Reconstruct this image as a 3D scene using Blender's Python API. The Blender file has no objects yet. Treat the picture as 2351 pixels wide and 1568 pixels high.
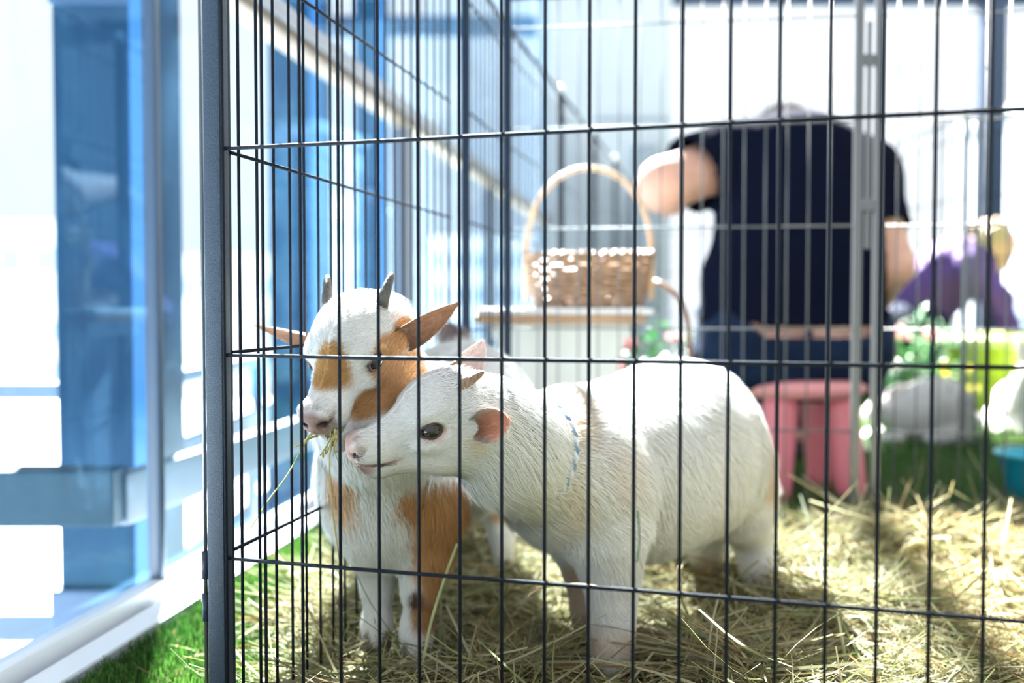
import bpy, bmesh, math, random
import numpy as np
from mathutils import Vector, Matrix

rng = np.random.default_rng(7)
random.seed(7)
SC = bpy.context.scene
COL = SC.collection
# ------------------------------------------------------------------ camera
FPX = 2400.0
PITCH = math.radians(2.03)
CAMZ = 0.45
cam_d = bpy.data.cameras.new('camera')
cam = bpy.data.objects.new('camera', cam_d); COL.objects.link(cam)
cam.location = (0, 0, CAMZ)
cam.rotation_euler = (math.pi/2 - PITCH, 0, 0)
cam_d.sensor_width = 36.0
cam_d.lens = 36.0*FPX/2351.0
cam_d.clip_start = 0.05; cam_d.clip_end = 500
cam_d.dof.use_dof = True
cam_d.dof.focus_distance = 1.03
cam_d.dof.aperture_fstop = 2.6
SC.camera = cam
# ------------------------------------------------------------------ world, sun, exposure
w = bpy.data.worlds.new('sky'); SC.world = w; w.use_nodes = True
nt = w.node_tree; nt.nodes.clear()
o_ = nt.nodes.new('ShaderNodeOutputWorld'); b_ = nt.nodes.new('ShaderNodeBackground')
tc = nt.nodes.new('ShaderNodeTexCoord'); sx = nt.nodes.new('ShaderNodeSeparateXYZ')
cr = nt.nodes.new('ShaderNodeValToRGB')
cr.color_ramp.elements[0].position = 0.42; cr.color_ramp.elements[0].color = (0.80, 0.86, 0.92, 1)
cr.color_ramp.elements[1].position = 0.62; cr.color_ramp.elements[1].color = (0.93, 0.965, 1.0, 1)
mp = nt.nodes.new('ShaderNodeMapRange'); mp.inputs[1].default_value = -1; mp.inputs[2].default_value = 1
nt.links.new(tc.outputs['Generated'], sx.inputs[0]); nt.links.new(sx.outputs[2], mp.inputs[0])
nt.links.new(mp.outputs[0], cr.inputs[0]); nt.links.new(cr.outputs[0], b_.inputs[0])
b_.inputs[1].default_value = 1.35
nt.links.new(b_.outputs[0], o_.inputs[0])
sun_d = bpy.data.lights.new('sun', 'SUN'); sun_d.energy = 105.0; sun_d.angle = math.radians(1.1); sun_d.color = (1.0, 0.965, 0.90)
sun = bpy.data.objects.new('sun', sun_d); COL.objects.link(sun)
TO_SUN = Vector((-0.20, 0.72, 0.80)).normalized()
sun.rotation_euler = TO_SUN.to_track_quat('Z', 'Y').to_euler()
sun.location = (-2, 8, 8)
SC.view_settings.view_transform = 'Standard'; SC.view_settings.look = 'None'
SC.view_settings.gamma = 1.0; SC.view_settings.use_curve_mapping = False
SC.view_settings.exposure = 0.0
cy = SC.cycles
cy.max_bounces = 7; cy.diffuse_bounces = 3; cy.glossy_bounces = 3; cy.transmission_bounces = 4
cy.transparent_max_bounces = 12; cy.caustics_reflective = False; cy.caustics_refractive = False
cy.sample_clamp_indirect = 6.0

# ------------------------------------------------------------------ helpers
def P(px, py, Y):
    """point at depth Y that the photograph shows at pixel (px, py)"""
    dx = (px-1175.5)/FPX; dz = -(py-784.0)/FPX
    c, s = math.cos(PITCH), math.sin(PITCH)
    r = Vector((dx, c + dz*s, -s + dz*c))
    return Vector((0, 0, CAMZ)) + r*(Y/r.y)

def mat(name, color, rough=0.6, metal=0.0, noise=None, bump=None, trans=0.0, vcol=False, spec=0.5, sheen=0.0, coat=0.0):
    m = bpy.data.materials.new(name); m.use_nodes = True
    nt = m.node_tree; bs = nt.nodes['Principled BSDF']; out = nt.nodes['Material Output']
    bs.inputs['Base Color'].default_value = (*color, 1)
    bs.inputs['Roughness'].default_value = rough; bs.inputs['Metallic'].default_value = metal
    bs.inputs['Specular IOR Level'].default_value = spec
    if sheen: bs.inputs['Sheen Weight'].default_value = sheen
    if coat: bs.inputs['Coat Weight'].default_value = coat
    col_sock = None
    tcn = nt.nodes.new('ShaderNodeTexCoord')
    if vcol:
        a = nt.nodes.new('ShaderNodeAttribute'); a.attribute_name = 'Col'
        col_sock = a.outputs['Color']
        nt.links.new(col_sock, bs.inputs['Base Color'])
    if noise:
        c2, scale, stretch = noise
        n = nt.nodes.new('ShaderNodeTexNoise'); n.inputs['Scale'].default_value = scale; n.inputs['Detail'].default_value = 5
        mpn = nt.nodes.new('ShaderNodeMapping'); mpn.inputs['Scale'].default_value = stretch
        nt.links.new(tcn.outputs['Object'], mpn.inputs[0]); nt.links.new(mpn.outputs[0], n.inputs['Vector'])
        r = nt.nodes.new('ShaderNodeValToRGB')
        r.color_ramp.elements[0].position = 0.35; r.color_ramp.elements[0].color = (*color, 1)
        r.color_ramp.elements[1].position = 0.65; r.color_ramp.elements[1].color = (*c2, 1)
        nt.links.new(n.outputs[0], r.inputs[0]); col_sock = r.outputs[0]
        nt.links.new(col_sock, bs.inputs['Base Color'])
    if bump:
        scale, dist = bump
        n = nt.nodes.new('ShaderNodeTexNoise'); n.inputs['Scale'].default_value = scale; n.inputs['Detail'].default_value = 3
        nt.links.new(tcn.outputs['Object'], n.inputs['Vector'])
        bn = nt.nodes.new('ShaderNodeBump'); bn.inputs['Strength'].default_value = 0.8; bn.inputs['Distance'].default_value = dist
        nt.links.new(n.outputs[0], bn.inputs['Height']); nt.links.new(bn.outputs[0], bs.inputs['Normal'])
    if trans:
        t = nt.nodes.new('ShaderNodeBsdfTranslucent'); mx = nt.nodes.new('ShaderNodeMixShader')
        mx.inputs[0].default_value = trans; t.inputs[0].default_value = (*color, 1)
        if col_sock: nt.links.new(col_sock, t.inputs[0])
        nt.links.new(bs.outputs[0], mx.inputs[1]); nt.links.new(t.outputs[0], mx.inputs[2])
        nt.links.new(mx.outputs[0], out.inputs[0])
    return m

def tag(o, label=None, cat=None, group=None, kind=None):
    if label: o['label'] = label
    if cat: o['category'] = cat
    if group: o['group'] = group
    if kind: o['kind'] = kind
    return o

def mesh_obj(name, verts, faces, m, parent=None, smooth=False, col=None):
    me = bpy.data.meshes.new(name)
    if isinstance(verts, np.ndarray):
        fa = np.asarray(faces, dtype=np.int32)
        me.vertices.add(len(verts)); me.vertices.foreach_set('co', verts.astype(np.float32).ravel())
        k = fa.shape[1]
        me.loops.add(fa.size); me.loops.foreach_set('vertex_index', fa.ravel())
        me.polygons.add(len(fa)); me.polygons.foreach_set('loop_start', np.arange(0, fa.size, k, dtype=np.int32))
        me.update(calc_edges=True)
    else:
        me.from_pydata([tuple(v) for v in verts], [], faces); me.update()
    if smooth: me.polygons.foreach_set('use_smooth', [True]*len(me.polygons))
    if col is not None:
        a = me.color_attributes.new('Col', 'FLOAT_COLOR', 'POINT')
        c4 = np.ones((len(verts), 4), dtype=np.float32); c4[:, :3] = col
        a.data.foreach_set('color', c4.ravel())
    me.materials.append(m)
    o = bpy.data.objects.new(name, me); COL.objects.link(o)
    if parent: o.parent = parent
    return o

def empty(name, loc=(0, 0, 0), rz=0.0, parent=None):
    o = bpy.data.objects.new(name, None); COL.objects.link(o)
    o.empty_display_size = 0.05
    o.location = loc; o.rotation_euler = (0, 0, rz)
    if parent: o.parent = parent
    return o

def place(o, loc, rot=(0, 0, 0), parent=None, scale=None):
    o.location = loc; o.rotation_euler = rot
    if scale: o.scale = scale
    if parent: o.parent = parent
    return o

def dup(o, loc=None, rot=None, parent=None, scale=None):
    c = o.copy(); COL.objects.link(c)
    if loc is not None: c.location = loc
    if rot is not None: c.rotation_euler = rot
    if scale is not None: c.scale = scale
    if parent is not None: c.parent = parent
    return c

class MB:
    """collects geometry for ONE mesh"""
    def __init__(s): s.v = []; s.f = []
    def box(s, lo, hi, bev=0.0):
        (x0, y0, z0), (x1, y1, z1) = lo, hi
        b = min(bev, (x1-x0)*.45, (y1-y0)*.45, (z1-z0)*.45)
        n = len(s.v)
        if b <= 0:
            s.v += [(x, y, z) for x in (x0, x1) for y in (y0, y1) for z in (z0, z1)]
            s.f += [tuple(n+i for i in q) for q in ((0,1,3,2),(4,6,7,5),(0,4,5,1),(2,3,7,6),(0,2,6,4),(1,5,7,3))]
            return s
        bm = bmesh.new(); bmesh.ops.create_cube(bm, size=1)
        for v in bm.verts:
            v.co = Vector(((x0+x1)/2+v.co.x*(x1-x0), (y0+y1)/2+v.co.y*(y1-y0), (z0+z1)/2+v.co.z*(z1-z0)))
        bmesh.ops.bevel(bm, geom=bm.edges[:], offset=b, segments=2, affect='EDGES', profile=0.7)
        bm.verts.index_update()
        s.v += [tuple(v.co) for v in bm.verts]; s.f += [tuple(n+v.index for v in f.verts) for f in bm.faces]
        bm.free(); return s
    def tube(s, pts, rad, seg=8, cap=True, closed=False, flat=1.0, up=None):
        pts = [Vector(p) for p in pts]; k = len(pts)
        rad = rad if hasattr(rad, '__len__') else [rad]*k
        n0 = len(s.v); prev = Vector(up) if up else None
        for i, p in enumerate(pts):
            if closed: d = pts[(i+1) % k]-pts[i-1]
            else: d = pts[min(i+1, k-1)]-pts[max(i-1, 0)]
            d.normalize()
            if prev is None:
                prev = Vector((0, 0, 1)) if abs(d.z) < .9 else Vector((1, 0, 0))
            u = (prev - d*prev.dot(d))
            if u.length < 1e-6: u = d.orthogonal()
            u.normalize(); w_ = d.cross(u); prev = u
            for j in range(seg):
                a = 2*math.pi*j/seg
                s.v.append(tuple(p + u*math.cos(a)*rad[i] + w_*math.sin(a)*rad[i]*flat))
        rr = k if closed else k-1
        for i in range(rr):
            for j in range(seg):
                a = n0+i*seg+j; b = n0+i*seg+(j+1) % seg
                c = n0+((i+1) % k)*seg+(j+1) % seg; d_ = n0+((i+1) % k)*seg+j
                s.f.append((a, b, c, d_))
        if cap and not closed:
            s.f.append(tuple(n0+j for j in range(seg))[::-1])
            s.f.append(tuple(n0+(k-1)*seg+j for j in range(seg)))
        return s
    def lathe(s, prof, seg=32, sx=1.0, sy=1.0, c=(0, 0, 0)):
        n0 = len(s.v)
        for (r, z) in prof:
            for j in range(seg):
                a = 2*math.pi*j/seg
                s.v.append((c[0]+r*sx*math.cos(a), c[1]+r*sy*math.sin(a), c[2]+z))
        for i in range(len(prof)-1):
            for j in range(seg):
                s.f.append((n0+i*seg+j, n0+i*seg+(j+1) % seg, n0+(i+1)*seg+(j+1) % seg, n0+(i+1)*seg+j))
        return s
    def prism(s, outline, d0, d1, axis='y'):
        n0 = len(s.v); k = len(outline)
        for d in (d0, d1):
            for (a, b) in outline:
                s.v.append({'y': (a, d, b), 'x': (d, a, b), 'z': (a, b, d)}[axis])
        s.f.append(tuple(n0+i for i in range(k))); s.f.append(tuple(n0+k+i for i in range(k))[::-1])
        for i in range(k):
            j = (i+1) % k
            s.f.append((n0+i, n0+k+i, n0+k+j, n0+j))
        return s
    def ball(s, c, r, seg=12, rings=8, R=None):
        n0 = len(s.v); r = r if hasattr(r, '__len__') else (r, r, r)
        for i in range(rings+1):
            th = math.pi*i/rings
            for j in range(seg):
                a = 2*math.pi*j/seg
                v = Vector((r[0]*math.sin(th)*math.cos(a), r[1]*math.sin(th)*math.sin(a), r[2]*math.cos(th)))
                if R: v = R @ v
                s.v.append(tuple(Vector(c)+v))
        for i in range(rings):
            for j in range(seg):
                s.f.append((n0+i*seg+j, n0+(i+1)*seg+j, n0+(i+1)*seg+(j+1) % seg, n0+i*seg+(j+1) % seg))
        return s
    def build(s, name, m, parent=None, smooth=False, auto=False):
        o = mesh_obj(name, s.v, s.f, m, parent, smooth)
        if auto:
            bm = bmesh.new(); bm.from_mesh(o.data); bmesh.ops.recalc_face_normals(bm, faces=bm.faces[:]); bm.to_mesh(o.data); bm.free()
            for p in o.data.polygons: p.use_smooth = True
            o.data.set_sharp_from_angle(angle=math.radians(35))
        return o

# ------------------------------------------------------------------ implicit surfaces
class SDF:
    def __init__(s, lo, hi, h):
        s.h = h; s.lo = np.array(lo, dtype=np.float32)
        n = np.ceil((np.array(hi)-np.array(lo))/h).astype(int)+1
        s.n = n; s.F = np.full(tuple(n), 0.2, dtype=np.float32)
    def _sl(s, lo, hi):
        a = np.maximum(np.floor((np.array(lo)-s.lo)/s.h).astype(int), 0)
        b = np.minimum(np.ceil((np.array(hi)-s.lo)/s.h).astype(int)+1, s.n)
        if np.any(b <= a): return None, None
        sl = tuple(slice(a[i], b[i]) for i in range(3))
        g = [(s.lo[i]+s.h*np.arange(a[i], b[i])).astype(np.float32) for i in range(3)]
        return sl, (g[0][:, None, None], g[1][None, :, None], g[2][None, None, :])
    def _mix(s, sl, D, k, sub=False):
        A = s.F[sl]
        if sub:
            hh = np.maximum(k-np.abs(A+D), 0)/k; s.F[sl] = np.maximum(A, -D)+hh*hh*k*.25
        else:
            hh = np.maximum(k-np.abs(A-D), 0)/k; s.F[sl] = np.minimum(A, D)-hh*hh*k*.25
    def cap(s, a, b, ra, rb, k=.02, sub=False):
        a = np.array(a, dtype=np.float32); b = np.array(b, dtype=np.float32); R = max(ra, rb)+max(k, .012)*1.5
        sl, g = s._sl(np.minimum(a, b)-R, np.maximum(a, b)+R)
        if sl is None: return s
        ab = b-a; L = float(ab@ab)+1e-12
        pa = [g[i]-a[i] for i in range(3)]
        t = np.clip((pa[0]*ab[0]+pa[1]*ab[1]+pa[2]*ab[2])/L, 0, 1)
        D = np.sqrt((pa[0]-t*ab[0])**2+(pa[1]-t*ab[1])**2+(pa[2]-t*ab[2])**2)-(ra+(rb-ra)*t)
        s._mix(sl, D, k, sub); return s
    def chain(s, pts, rs, k=.02):
        if len(pts) == 1: s.cap(pts[0], Vector(pts[0])+Vector((0, 0, .004)), rs[0], rs[0], k)
        for i in range(len(pts)-1): s.cap(pts[i], pts[i+1], rs[i], rs[i+1], k)
        return s
    def ell(s, c, r, M=None, k=.02, sub=False):
        c = np.array(c, dtype=np.float32); r = np.array(r, dtype=np.float32)
        R = float(r.max())+max(k, .012)*1.5
        sl, g = s._sl(c-R, c+R)
        if sl is None: return s
        p = [g[i]-c[i] for i in range(3)]
        if M is not None:
            M = np.array(M, dtype=np.float32)   # rows = local axes
            p = [p[0]*M[i, 0]+p[1]*M[i, 1]+p[2]*M[i, 2] for i in range(3)]
        k0 = np.sqrt((p[0]/r[0])**2+(p[1]/r[1])**2+(p[2]/r[2])**2)
        k1 = np.sqrt((p[0]/r[0]**2)**2+(p[1]/r[1]**2)**2+(p[2]/r[2]**2)**2)+1e-9
        s._mix(sl, k0*(k0-1)/k1, k, sub); return s
    def cut(s, pt, nrm):
        """remove what lies on the nrm side of the plane"""
        sl, g = s._sl(s.lo, s.lo+s.n*s.h)
        nrm = np.array(nrm, dtype=float); nrm /= np.linalg.norm(nrm)
        D = (g[0]-pt[0])*nrm[0]+(g[1]-pt[1])*nrm[1]+(g[2]-pt[2])*nrm[2]
        s.F[sl] = np.maximum(s.F[sl], D); return s
    def noise(s, amp, freq, seed=0):
        r = np.random.default_rng(seed); sl, g = s._sl(s.lo, s.lo+s.n*s.h)
        acc = 0
        for i in range(5):
            d = r.normal(size=3); d /= np.linalg.norm(d); f = freq*(0.7+.9*r.random())
            acc = acc + np.sin((g[0]*d[0]+g[1]*d[1]+g[2]*d[2])*f+r.random()*6.28)
        s.F += (amp*acc/2.2).astype(np.float32); return s
    def mesh(s, smooth=2):
        F = s.F; S = F < 0
        nx, ny, nz = F.shape
        c = np.zeros((nx-1, ny-1, nz-1), dtype=np.int8)
        for i in (0, 1):
            for j in (0, 1):
                for k in (0, 1):
                    c += S[i:nx-1+i, j:ny-1+j, k:nz-1+k]
        act = (c > 0) & (c < 8)
        I = np.argwhere(act)
        idx = np.full(act.shape, -1, dtype=np.int32); idx[act] = np.arange(len(I))
        acc = np.zeros((len(I), 3)); cnt = np.zeros(len(I))
        cs = [(0,0,0),(1,0,0),(0,1,0),(1,1,0),(0,0,1),(1,0,1),(0,1,1),(1,1,1)]
        val = [F[I[:, 0]+a, I[:, 1]+b, I[:, 2]+c_] for a, b, c_ in cs]
        for e0, e1 in ((0,1),(2,3),(4,5),(6,7),(0,2),(1,3),(4,6),(5,7),(0,4),(1,5),(2,6),(3,7)):
            v0, v1 = val[e0], val[e1]; m = (v0 < 0) != (v1 < 0)
            t = np.where(m, v0/np.where(m, v0-v1, 1), 0)
            p0, p1 = np.array(cs[e0]), np.array(cs[e1])
            acc += np.where(m[:, None], p0+(p1-p0)*t[:, None], 0); cnt += m
        V = s.lo+(I+acc/cnt[:, None])*s.h
        Q = []
        for ax in range(3):
            a0 = [slice(None)]*3; a1 = [slice(None)]*3; a0[ax] = slice(0, -1); a1[ax] = slice(1, None)
            s0, s1 = S[tuple(a0)], S[tuple(a1)]
            E = np.argwhere(s0 != s1)
            u, v = (ax+1) % 3, (ax+2) % 3
            ok = (E[:, u] > 0) & (E[:, v] > 0) & (E[:, u] < F.shape[u]-1) & (E[:, v] < F.shape[v]-1)
            E = E[ok]; fl = S[E[:, 0], E[:, 1], E[:, 2]]
            q = []
            for du, dv in ((-1, -1), (0, -1), (0, 0), (-1, 0)):
                e = E.copy(); e[:, u] += du; e[:, v] += dv
                q.append(idx[e[:, 0], e[:, 1], e[:, 2]])
            q = np.stack(q, 1); q[~fl] = q[~fl][:, ::-1]; Q.append(q)
        Q = np.concatenate(Q)
        Q = Q[(Q >= 0).all(1)]
        e = np.concatenate([Q[:, [0, 1]], Q[:, [1, 2]], Q[:, [2, 3]], Q[:, [3, 0]]])
        e = np.concatenate([e, e[:, ::-1]])
        deg = np.bincount(e[:, 0], minlength=len(V)).clip(1)
        for _ in range(smooth):
            A = np.stack([np.bincount(e[:, 0], V[e[:, 1], i], minlength=len(V)) for i in range(3)], 1)/deg[:, None]
            V = V*.5+A*.5
        return V.astype(np.float32), Q

def vnormals(V, Q):
    n = np.cross(V[Q[:, 2]]-V[Q[:, 0]], V[Q[:, 3]]-V[Q[:, 1]])
    N = np.zeros_like(V)
    for i in range(3):
        for k in range(4): N[:, i] += np.bincount(Q[:, k], n[:, i], minlength=len(V))
    return N/(np.linalg.norm(N, axis=1, keepdims=True)+1e-12), np.linalg.norm(n, axis=1)*.5

def wob(V, freq, seed):
    r = np.random.default_rng(seed); acc = np.zeros(len(V))
    for i in range(6):
        d = r.normal(size=3); d /= np.linalg.norm(d)
        acc += np.sin(V@d*freq*(0.6+r.random())+r.random()*6.28)
    return acc/2.5

def patch(V, col, c, r, color, soft=.25, seed=1, wamp=.16, wf=160):
    """coat patch: an ellipsoid of colour in the animal's own body space"""
    c = np.array(c); r = np.array(r if hasattr(r, '__len__') else (r, r, r))
    d = np.sqrt((((V-c)/r)**2).sum(1))+wamp*wob(V, wf, seed)*.5
    t = np.clip((1+soft-d)/(2*soft), 0, 1)[:, None]; t = t*t*(3-2*t)
    return col*(1-t)+np.array(color)*t

def fur(name, V, Q, N, A, col, count, length, comb, m, parent, width=.0007, lift=.35, jit=.2, seed=3, cull=-.2, cval=.22):
    """strand fur: thin tapered ribbons growing out of the body surface"""
    r = np.random.default_rng(seed)
    C = V[Q].mean(1); view = np.array([0, 0, CAMZ])-C; view /= np.linalg.norm(view, axis=1, keepdims=True)
    FN = N[Q[:, 0]]
    wgt = A*((FN*view).sum(1) > cull)
    L = length(C) if callable(length) else np.full(len(C), length)
    wgt = wgt*(L > 0)*(.012/np.maximum(L, .005))**.6
    p = wgt/wgt.sum(); q = r.choice(len(Q), size=count, p=p)
    b = r.random((count, 2)); b0 = b[:, :1]; b1 = b[:, 1:]
    v = V[Q[q]]; root = (v[:, 0]*(1-b0)+v[:, 1]*b0)*(1-b1)+(v[:, 3]*(1-b0)+v[:, 2]*b0)*b1
    n = N[Q[q, 0]]; cl = col[Q[q, 0]]
    d = comb(root, n); d = d-n*(d*n).sum(1, keepdims=True); d /= np.linalg.norm(d, axis=1, keepdims=True)+1e-9
    clump = np.stack([wob(root, 45, seed+i) for i in range(3)], 1)*.32
    d = d+clump+r.normal(size=(count, 3))*jit
    d = d-n*(d*n).sum(1, keepdims=True); d /= np.linalg.norm(d, axis=1, keepdims=True)+1e-9
    ln = L[q][:, None]*(0.55+.75*r.random((count, 1)))
    up = lift*(0.6+.8*r.random((count, 1)))
    s = np.cross(d, n); s /= np.linalg.norm(s, axis=1, keepdims=True)+1e-9
    wd = width*(0.7+.7*r.random((count, 1)))*(.45+.55*np.clip(L[q][:, None]/.02, 0, 1))
    root = root-n*.0006
    mid = root+ln*.5*(d*.8+n*up)
    tip = root+ln*(d+n*up*.55)+np.array([0, 0, -.12])*ln
    P5 = np.stack([root-s*wd*.5, root+s*wd*.5, mid+s*wd*.4, mid-s*wd*.4, tip], 1)
    base = np.arange(count)[:, None]*5
    tr = np.concatenate([base+np.array([[0, 1, 2]]), base+np.array([[0, 2, 3]]), base+np.array([[3, 2, 4]])])
    cc = cl*(1-cval*.6+cval*1.2*r.random((count, 1)))
    c5 = np.repeat(cc[:, None, :], 5, 1); c5[:, 2:] = np.clip(c5[:, 2:]*1.04, 0, .95)
    nn = n*.85+d*.1+s*r.normal(size=(count, 1))*.22; nn /= np.linalg.norm(nn, axis=1, keepdims=True)
    o = mesh_obj(name, P5.reshape(-1, 3), tr, m, parent, True, c5.reshape(-1, 3))
    o.data.normals_split_custom_set_from_vertices(np.repeat(nn[:, None, :], 5, 1).reshape(-1, 3).tolist())
    o['kind'] = 'stuff'
    return o

# ------------------------------------------------------------------ materials
M_wire = mat('black_powdercoat', (.004, .007, .014), .65, .0, bump=(900, .0006), spec=.12, noise=((.014, .018, .028), 1400, (1, 1, 1)))
M_post = mat('hammered_grey_blue', (.010, .020, .036), .45, .0, noise=((.030, .050, .080), 1000, (1, 1, .7)), bump=(1000, .0006), spec=.35)
M_frame_dark = mat('dark_navy_frame', (.006, .014, .030), .5, .0, spec=.2, bump=(500, .0004))
M_frame_grey = mat('grey_fence_tube', (.16, .17, .18), .34, .75, bump=(300, .0004))
M_white_alu = mat('white_window_metal', (.80, .84, .90), .35, .1, bump=(60, .0004))
M_gasket = mat('dark_gasket', (.02, .05, .11), .5)
M_kerb = mat('grey_kerb', (.22, .25, .28), .6, noise=((.30, .33, .36), 40, (1, 1, 1)))
M_turfbase = mat('turf_backing', (.006, .020, .005), .9, noise=((.014, .04, .008), 60, (1, 1, 1)))
M_hay = mat('hay', (.5, .42, .22), .65, vcol=True, trans=.32, spec=.25)
M_grass = mat('artificial_grass', (.1, .3, .04), .55, vcol=True, trans=.3, spec=.35)
M_fur = mat('goat_fur', (.8, .8, .78), .62, vcol=True, trans=.13, spec=.2)
M_skin_goat = mat('goat_hide', (.8, .78, .75), .7, vcol=True, spec=.25, bump=(500, .0006))
M_eye = mat('goat_eye', (.006, .005, .006), .05, spec=.6)
M_iris = mat('goat_iris', (.035, .027, .022), .1, noise=((.015, .012, .011), 500, (1, 1, 1)), spec=.6)
M_lid = mat('eyelid_skin', (.085, .05, .048), .45)
M_horn = mat('horn_keratin', (.05, .048, .044), .5, noise=((.12, .11, .095), 300, (1, 1, .3)), bump=(300, .0008))
M_horn_tan = mat('tan_horn', (.17, .10, .06), .5, noise=((.32, .20, .13), 300, (1, 1, .3)), bump=(300, .0008))
M_hoof = mat('hoof', (.09, .07, .05), .5, noise=((.16, .12, .09), 120, (1, 1, 1)))

# ------------------------------------------------------------------ setting: floor, kerb, left window wall
fl = mesh_obj('floor', [(-.68, -1, 0), (4.6, -1, 0), (4.6, 7.0, 0), (.32, 7.0, 0)], [(0, 1, 2, 3)], M_turfbase)
fl.data.transform(Matrix.Identity(4))
# floor edge follows the kerb line X = KX(Y)
def KX(Y): return -.4427+.14*(Y-1.672)
me = fl.data; me.vertices[0].co = (KX(-1), -1, 0); me.vertices[3].co = (KX(7.0), 7.0, 0)
tag(fl, kind='structure')

WA = math.atan2(-.14, 1.0)                       # wall line runs along +Y turned by this
def wall_root(name, d=0.0):
    e = empty(name, (KX(0)-d, 0, 0), WA); tag(e, kind='structure'); return e
# wall-local: x = inward(+) / outward(-), y = along the wall
W1 = wall_root('window_1')
T0, T1 = .3, 7.2
MB().box((-.042, T0, -.05), (0, T1, .022), .003).build('sill_ledge', M_white_alu, W1)
MB().box((.000, T0, -.05), (.003, T1, .019), .001).build('kerb_face', M_kerb, W1)
MB().box((-.056, T0, -.05), (-.042, T1, .010)).build('gasket', M_gasket, W1)
MB().box((-.085, T0, -.05), (-.056, T1, .040), .003).build('bottom_rail', M_white_alu, W1)
def glass_mat(name, tint, haze, haze_col, refl=1.0):
    m = bpy.data.materials.new(name); m.use_nodes = True; nt = m.node_tree; nt.nodes.clear()
    out = nt.nodes.new('ShaderNodeOutputMaterial'); tr = nt.nodes.new('ShaderNodeBsdfTransparent'); gl = nt.nodes.new('ShaderNodeBsdfGlossy')
    df = nt.nodes.new('ShaderNodeBsdfTranslucent'); fr = nt.nodes.new('ShaderNodeMath'); fr.operation = 'POWER'; fr.inputs[1].default_value = 3.2
    lw = nt.nodes.new('ShaderNodeLayerWeight'); lw.inputs[0].default_value = .5; nt.links.new(lw.outputs['Facing'], fr.inputs[0])
    d2 = nt.nodes.new('ShaderNodeBsdfDiffuse')
    tr.inputs[0].default_value = (*tint, 1); gl.inputs['Roughness'].default_value = .0; gl.inputs[0].default_value = (.35, .68, 1, 1)
    df.inputs[0].default_value = (*haze_col, 1); d2.inputs[0].default_value = (*haze_col, 1)
    m0 = nt.nodes.new('ShaderNodeMixShader'); m0.inputs[0].default_value = .5
    nt.links.new(df.outputs[0], m0.inputs[1]); nt.links.new(d2.outputs[0], m0.inputs[2])
    m1 = nt.nodes.new('ShaderNodeMixShader'); m2 = nt.nodes.new('ShaderNodeMixShader')
    tcn = nt.nodes.new('ShaderNodeTexCoord'); mpn = nt.nodes.new('ShaderNodeMapping'); mpn.inputs['Scale'].default_value = (1, 1.6, 1.0)
    n = nt.nodes.new('ShaderNodeTexNoise'); n.inputs['Scale'].default_value = 5.0; n.inputs['Detail'].default_value = 8; n.inputs['Distortion'].default_value = 1.5
    n.inputs['Roughness'].default_value = .6
    r = nt.nodes.new('ShaderNodeMapRange'); r.inputs[1].default_value = .46; r.inputs[2].default_value = .72; r.inputs[3].default_value = haze*.1; r.inputs[4].default_value = haze
    nt.links.new(tcn.outputs['Object'], mpn.inputs[0]); nt.links.new(mpn.outputs[0], n.inputs['Vector']); nt.links.new(n.outputs[0], r.inputs[0])
    mul = nt.nodes.new('ShaderNodeMath'); mul.operation = 'MULTIPLY'; mul.inputs[1].default_value = refl; mul.use_clamp = True
    nt.links.new(fr.outputs[0], mul.inputs[0]); nt.links.new(mul.outputs[0], m1.inputs[0])
    nt.links.new(tr.outputs[0], m1.inputs[1]); nt.links.new(gl.outputs[0], m1.inputs[2])
    nt.links.new(r.outputs[0], m2.inputs[0]); nt.links.new(m1.outputs[0], m2.inputs[1]); nt.links.new(m0.outputs[0], m2.inputs[2])
    nt.links.new(m2.outputs[0], out.inputs[0]); return m
M_glass = glass_mat('smeared_glass', (.90, .96, 1.0), .03, (.22, .55, .9), .36)  # blue pane tint imitates lens flare over the view outside
M_glass2 = glass_mat('far_glass', (.97, .985, 1.0), .02, (.9, .95, 1.0), .5)
M_blue = mat('deep_blue_column', (.003, .024, .060), .5, spec=.15, noise=((.006, .046, .095), 3, (1, 1, .3)))
M_blue_l = mat('blue_mullion', (.03, .14, .34), .35)
M_blue_m = mat('deep_blue_mullion', (.03, .06, .11), .35)
M_brownmul = mat('brown_grey_mullion', (.17, .17, .19), .4)
M_woodrail = mat('brown_rail', (.17, .12, .085), .5, noise=((.24, .19, .13), 20, (1, .1, 1)))
M_railtop = mat('pale_rail_top', (.33, .36, .43), .4)
YM = [.3, 1.56, 3.10, 4.7, 7.2]
for i in range(4):
    MB().box((-.074, YM[i]+.02, .038), (-.070, YM[i+1]-.02, .96)).build('pane', M_glass, W1)
    MB().box((-.074, YM[i]+.02, 1.02), (-.070, YM[i+1]-.02, 3.0)).build('pane', M_glass, W1)
for i, y in enumerate(YM[1:4]):
    MB().box((-.10 if i else -.084, y-(.009 if i == 0 else .02), .03), (-.05 if i else -.062, y+(.009 if i == 0 else .02), .965), .004).build('mullion', M_blue_m if i == 0 else M_brownmul, W1)
MB().box((-.105, T0, .972), (-.045, T1, .990), .003).build('transom_bottom', M_woodrail, W1)
MB().box((-.115, T0, .990), (-.035, T1, 1.025), .006).build('transom_top', M_railtop, W1)
MB().box((-.10, T0, 3.0), (-.05, T1, 3.1), .006).build('head_rail', M_white_alu, W1)

tag(MB().box((.0, 4.2, 2.62), (4.6, 5.6, 2.74), .01).build('shade_panel', M_white_alu), kind='structure')   # unseen overhead panel, added to shade the turf behind the divider

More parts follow.
